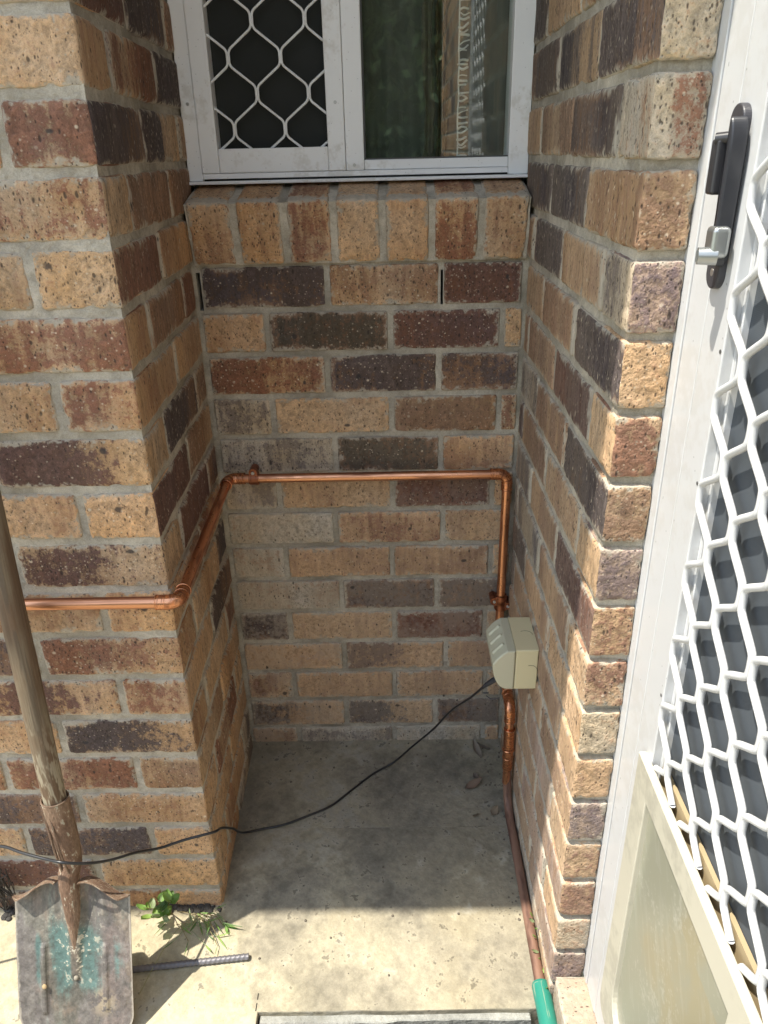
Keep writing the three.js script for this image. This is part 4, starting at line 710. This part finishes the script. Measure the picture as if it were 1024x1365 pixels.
{
  const r = rng(44), w = thing('weed', 'small round leaved green weed growing at the foot of the left pier', 'weed');
  const base = V(-0.08, FLOOR, 0.482), heads = [[-0.113, 0.03, 0.525], [-0.1, 0.015, 0.532], [-0.083, 0.037, 0.527], [-0.068, 0.05, 0.527], [-0.058, 0.057, 0.53], [-0.088, 0.055, 0.522], [-0.075, 0.022, 0.535]];
  heads.forEach((h, n) => {
    const tip = V(...h), mid = base.clone().lerp(tip, 0.5).add(V((r() - 0.5) * 0.012, 0.01, 0.004)); part('stem', tube([base, mid, tip], 0.0009, 14, 6), STEM, w);
    const c = 3 + Math.floor(r() * 3);
    for (let i = 0; i < c; i++) { const L = 0.015 + 0.01 * r(), m = part('leaf', leafGeometry(L, L * (0.6 + 0.2 * r()), 0.5 * r(), 0.55), GREENS[Math.floor(r() * 4)], w), q = base.clone().lerp(tip, 0.72 + 0.28 * r()); m.position.set(q.x + (r() - 0.5) * 0.006, q.y + (r() - 0.5) * 0.006, q.z + 0.002); m.rotation.set((r() - 0.5) * 1.0 + 0.5, r() * 6.28, (r() - 0.3) * 0.9, 'YXZ'); }
  });
  const gt = thing('grass_tuft', 'straggling grass runners with narrow blades on the slab corner by the pier', 'grass');
  for (let i = 0; i < 28; i++) {
    const b = V(mix(-0.07, 0.0, r()), FLOOR + 0.002, 0.475 + 0.03 * r()), a = mix(-0.9, 2.6, r()), L = 0.025 + 0.055 * r(), up = 0.004 + 0.022 * r(), dir = V(Math.cos(a), 0, Math.abs(Math.sin(a)) * 0.9 + 0.05), end = b.clone().addScaledVector(dir, L).add(V(0, up * 0.3, 0)), mid = b.clone().addScaledVector(dir, L * 0.5).add(V((r() - 0.5) * 0.01, up, 0));
    if (i % 2) part('runner', tube([b, mid, end], 0.0007, 14, 5), i % 4 === 1 ? STEM : GREENS[3], gt);
    const m = part('blade', leafGeometry(0.016 + 0.026 * r(), 0.0016 + 0.0018 * r() + (i % 5 ? 0 : 0.0025), 0.8, 0.8), GREENS[Math.floor(r() * 3.4)], gt), q = i % 2 ? end : mid; m.position.copy(q); m.rotation.set((r() - 0.5) * 0.8, -Math.atan2(dir.z, dir.x) + (r() - 0.5) * 1.6, (r() - 0.6) * 0.5, 'YXZ');
  }
  const ss = thing('grass_stalk', 'single long dry grass stalk bending over the shovel shadow', 'grass');
  part('stalk', tube([V(-0.03, FLOOR + 0.002, 0.485), V(-0.058, FLOOR + 0.02, 0.53), V(-0.082, FLOOR + 0.012, 0.585), V(-0.1, FLOOR + 0.002, 0.64)], 0.0006, 30, 5), mat(0.3, 0.3, 0.13, 0.8), ss);
  const ww = thing('weed', 'tiny pale green weed in the crack between the copper pipe and the right wall', 'weed');
  for (let i = 0; i < 9; i++) { const m = part('leaf', leafGeometry(0.011 + 0.008 * r(), 0.006, 0.5, 0.8), GREENS[[1, 3, 0][i % 3]], ww); m.position.set(0.6225, FLOOR + 0.004 + 0.03 * r(), 0.5 + 0.15 * (i / 9) + 0.02 * r()); m.rotation.set(r() - 0.5, r() * 6, 0.5 + 0.7 * r(), 'YXZ'); }
  const dw = thing('dead_weed', 'dark withered weed tangle against the bricks at the left edge', 'weed'), gs = [];
  for (let i = 0; i < 13; i++) { const c = V(-0.405, 0.03, 0.475), p = [V(-0.42, FLOOR, 0.47)]; for (let n = 0; n < 4; n++) p.push(V(c.x + (r() - 0.5) * 0.06, c.y + (r() - 0.3) * 0.09, c.z + 0.018 * r())); gs.push(tube(p, 0.0009, 30, 5)); }
  part('stems', gs, mat(0.05, 0.042, 0.035, 0.9), dw);
  [[0.525, 0.168, 0.5, 0.045, 'curled brown dead leaf lying alone mid floor near the right wall'], [0.572, 0.07, 2.0, 0.05, 'largest grey brown dead leaf in the back right floor corner'], [0.548, 0.242, 4.0, 0.02, 'small dead leaf fragment nearest the front on the recess floor'], [0.577, 0.247, 1.0, 0.022, 'small rounded dead leaf beside the copper coupling'], [0.598, 0.04, 3.0, 0.035, 'dead leaf tucked between the back wall and the pipe'], [0.55, 0.12, 5.1, 0.03, 'thin folded dead leaf between the other dead leaves in the back right corner']].forEach(([x, z, a, L, label], i) => {
    const leaf = leafGeometry(L, L * (i === 3 ? 0.75 : 0.42), 0.9, 0.8), m = single('dead_leaf', leaf, new THREE.MeshStandardMaterial({ color: rgb(...[[0.17, 0.115, 0.08], [0.24, 0.2, 0.155], [0.16, 0.13, 0.09], [0.2, 0.15, 0.1], [0.17, 0.14, 0.11], [0.15, 0.125, 0.1]][i]), roughness: 0.9, side: THREE.DoubleSide }), label, 'leaf', 'dead leaves on the recess floor');
    m.position.set(x, FLOOR + 0.004, z); m.rotation.set(0.3, a, 0.12, 'YXZ');
  });
}
{ // the garden that the window glass mirrors
  const h = thing('garden_hedge', 'tall dense green garden hedge opposite the window, seen mirrored in its glass', 'hedge'), r = rng(66);
  const core = new THREE.BoxGeometry(13, 3.3, 1.2, 60, 24, 4), p = core.attributes.position;
  for (let i = 0; i < p.count; i++) { const k = (noise3(p.getX(i) * 0.09, p.getY(i) * 0.11, p.getZ(i) * 0.1) - 0.5) * 1.6; p.setXYZ(i, p.getX(i), p.getY(i) + (p.getY(i) > 1.5 ? k * 0.4 : 0), p.getZ(i) + k * 0.7 * Math.sign(p.getZ(i) + 1e-9)); }
  core.computeVertexNormals(); part('branches', core.translate(0, 1.4, 9.2), mat(0.05, 0.08, 0.03, 1), h);
  const lg = new THREE.BufferGeometry(); lg.setAttribute('position', new THREE.Float32BufferAttribute([0, 0, 0, 0.09, 0.035, 0.01, 0.19, 0, 0, 0.09, -0.035, 0.01], 3)); lg.setAttribute('uv', new THREE.Float32BufferAttribute(new Float32Array(8), 2)); lg.setIndex([0, 1, 2, 0, 2, 3]); lg.computeVertexNormals();
  const N = 22000, m = new THREE.InstancedMesh(lg, new THREE.MeshStandardMaterial({ roughness: 0.6, side: THREE.DoubleSide }), N), o = new THREE.Object3D(), c = new THREE.Color();
  for (let i = 0; i < N; i++) { const x = (r() - 0.5) * 13.4, y = -0.2 + 3.4 * r(), k = (noise(x * 0.09, y * 0.12) - 0.5) * 1.6; o.position.set(x, y, 8.62 - k * 0.7 - 0.25 * r()); o.rotation.set(r() * 6, r() * 6, r() * 6); o.scale.setScalar(0.7 + 0.7 * r()); o.updateMatrix(); m.setMatrixAt(i, o.matrix); const s = 0.25 + 1.3 * r() ** 2; m.setColorAt(i, c.setRGB(0.17 * s, 0.24 * s, 0.1 * s)); }
  m.name = 'foliage'; m.userData.kind = 'stuff'; m.castShadow = m.receiveShadow = true; h.add(m);
}
renderer.render(scene, camera);
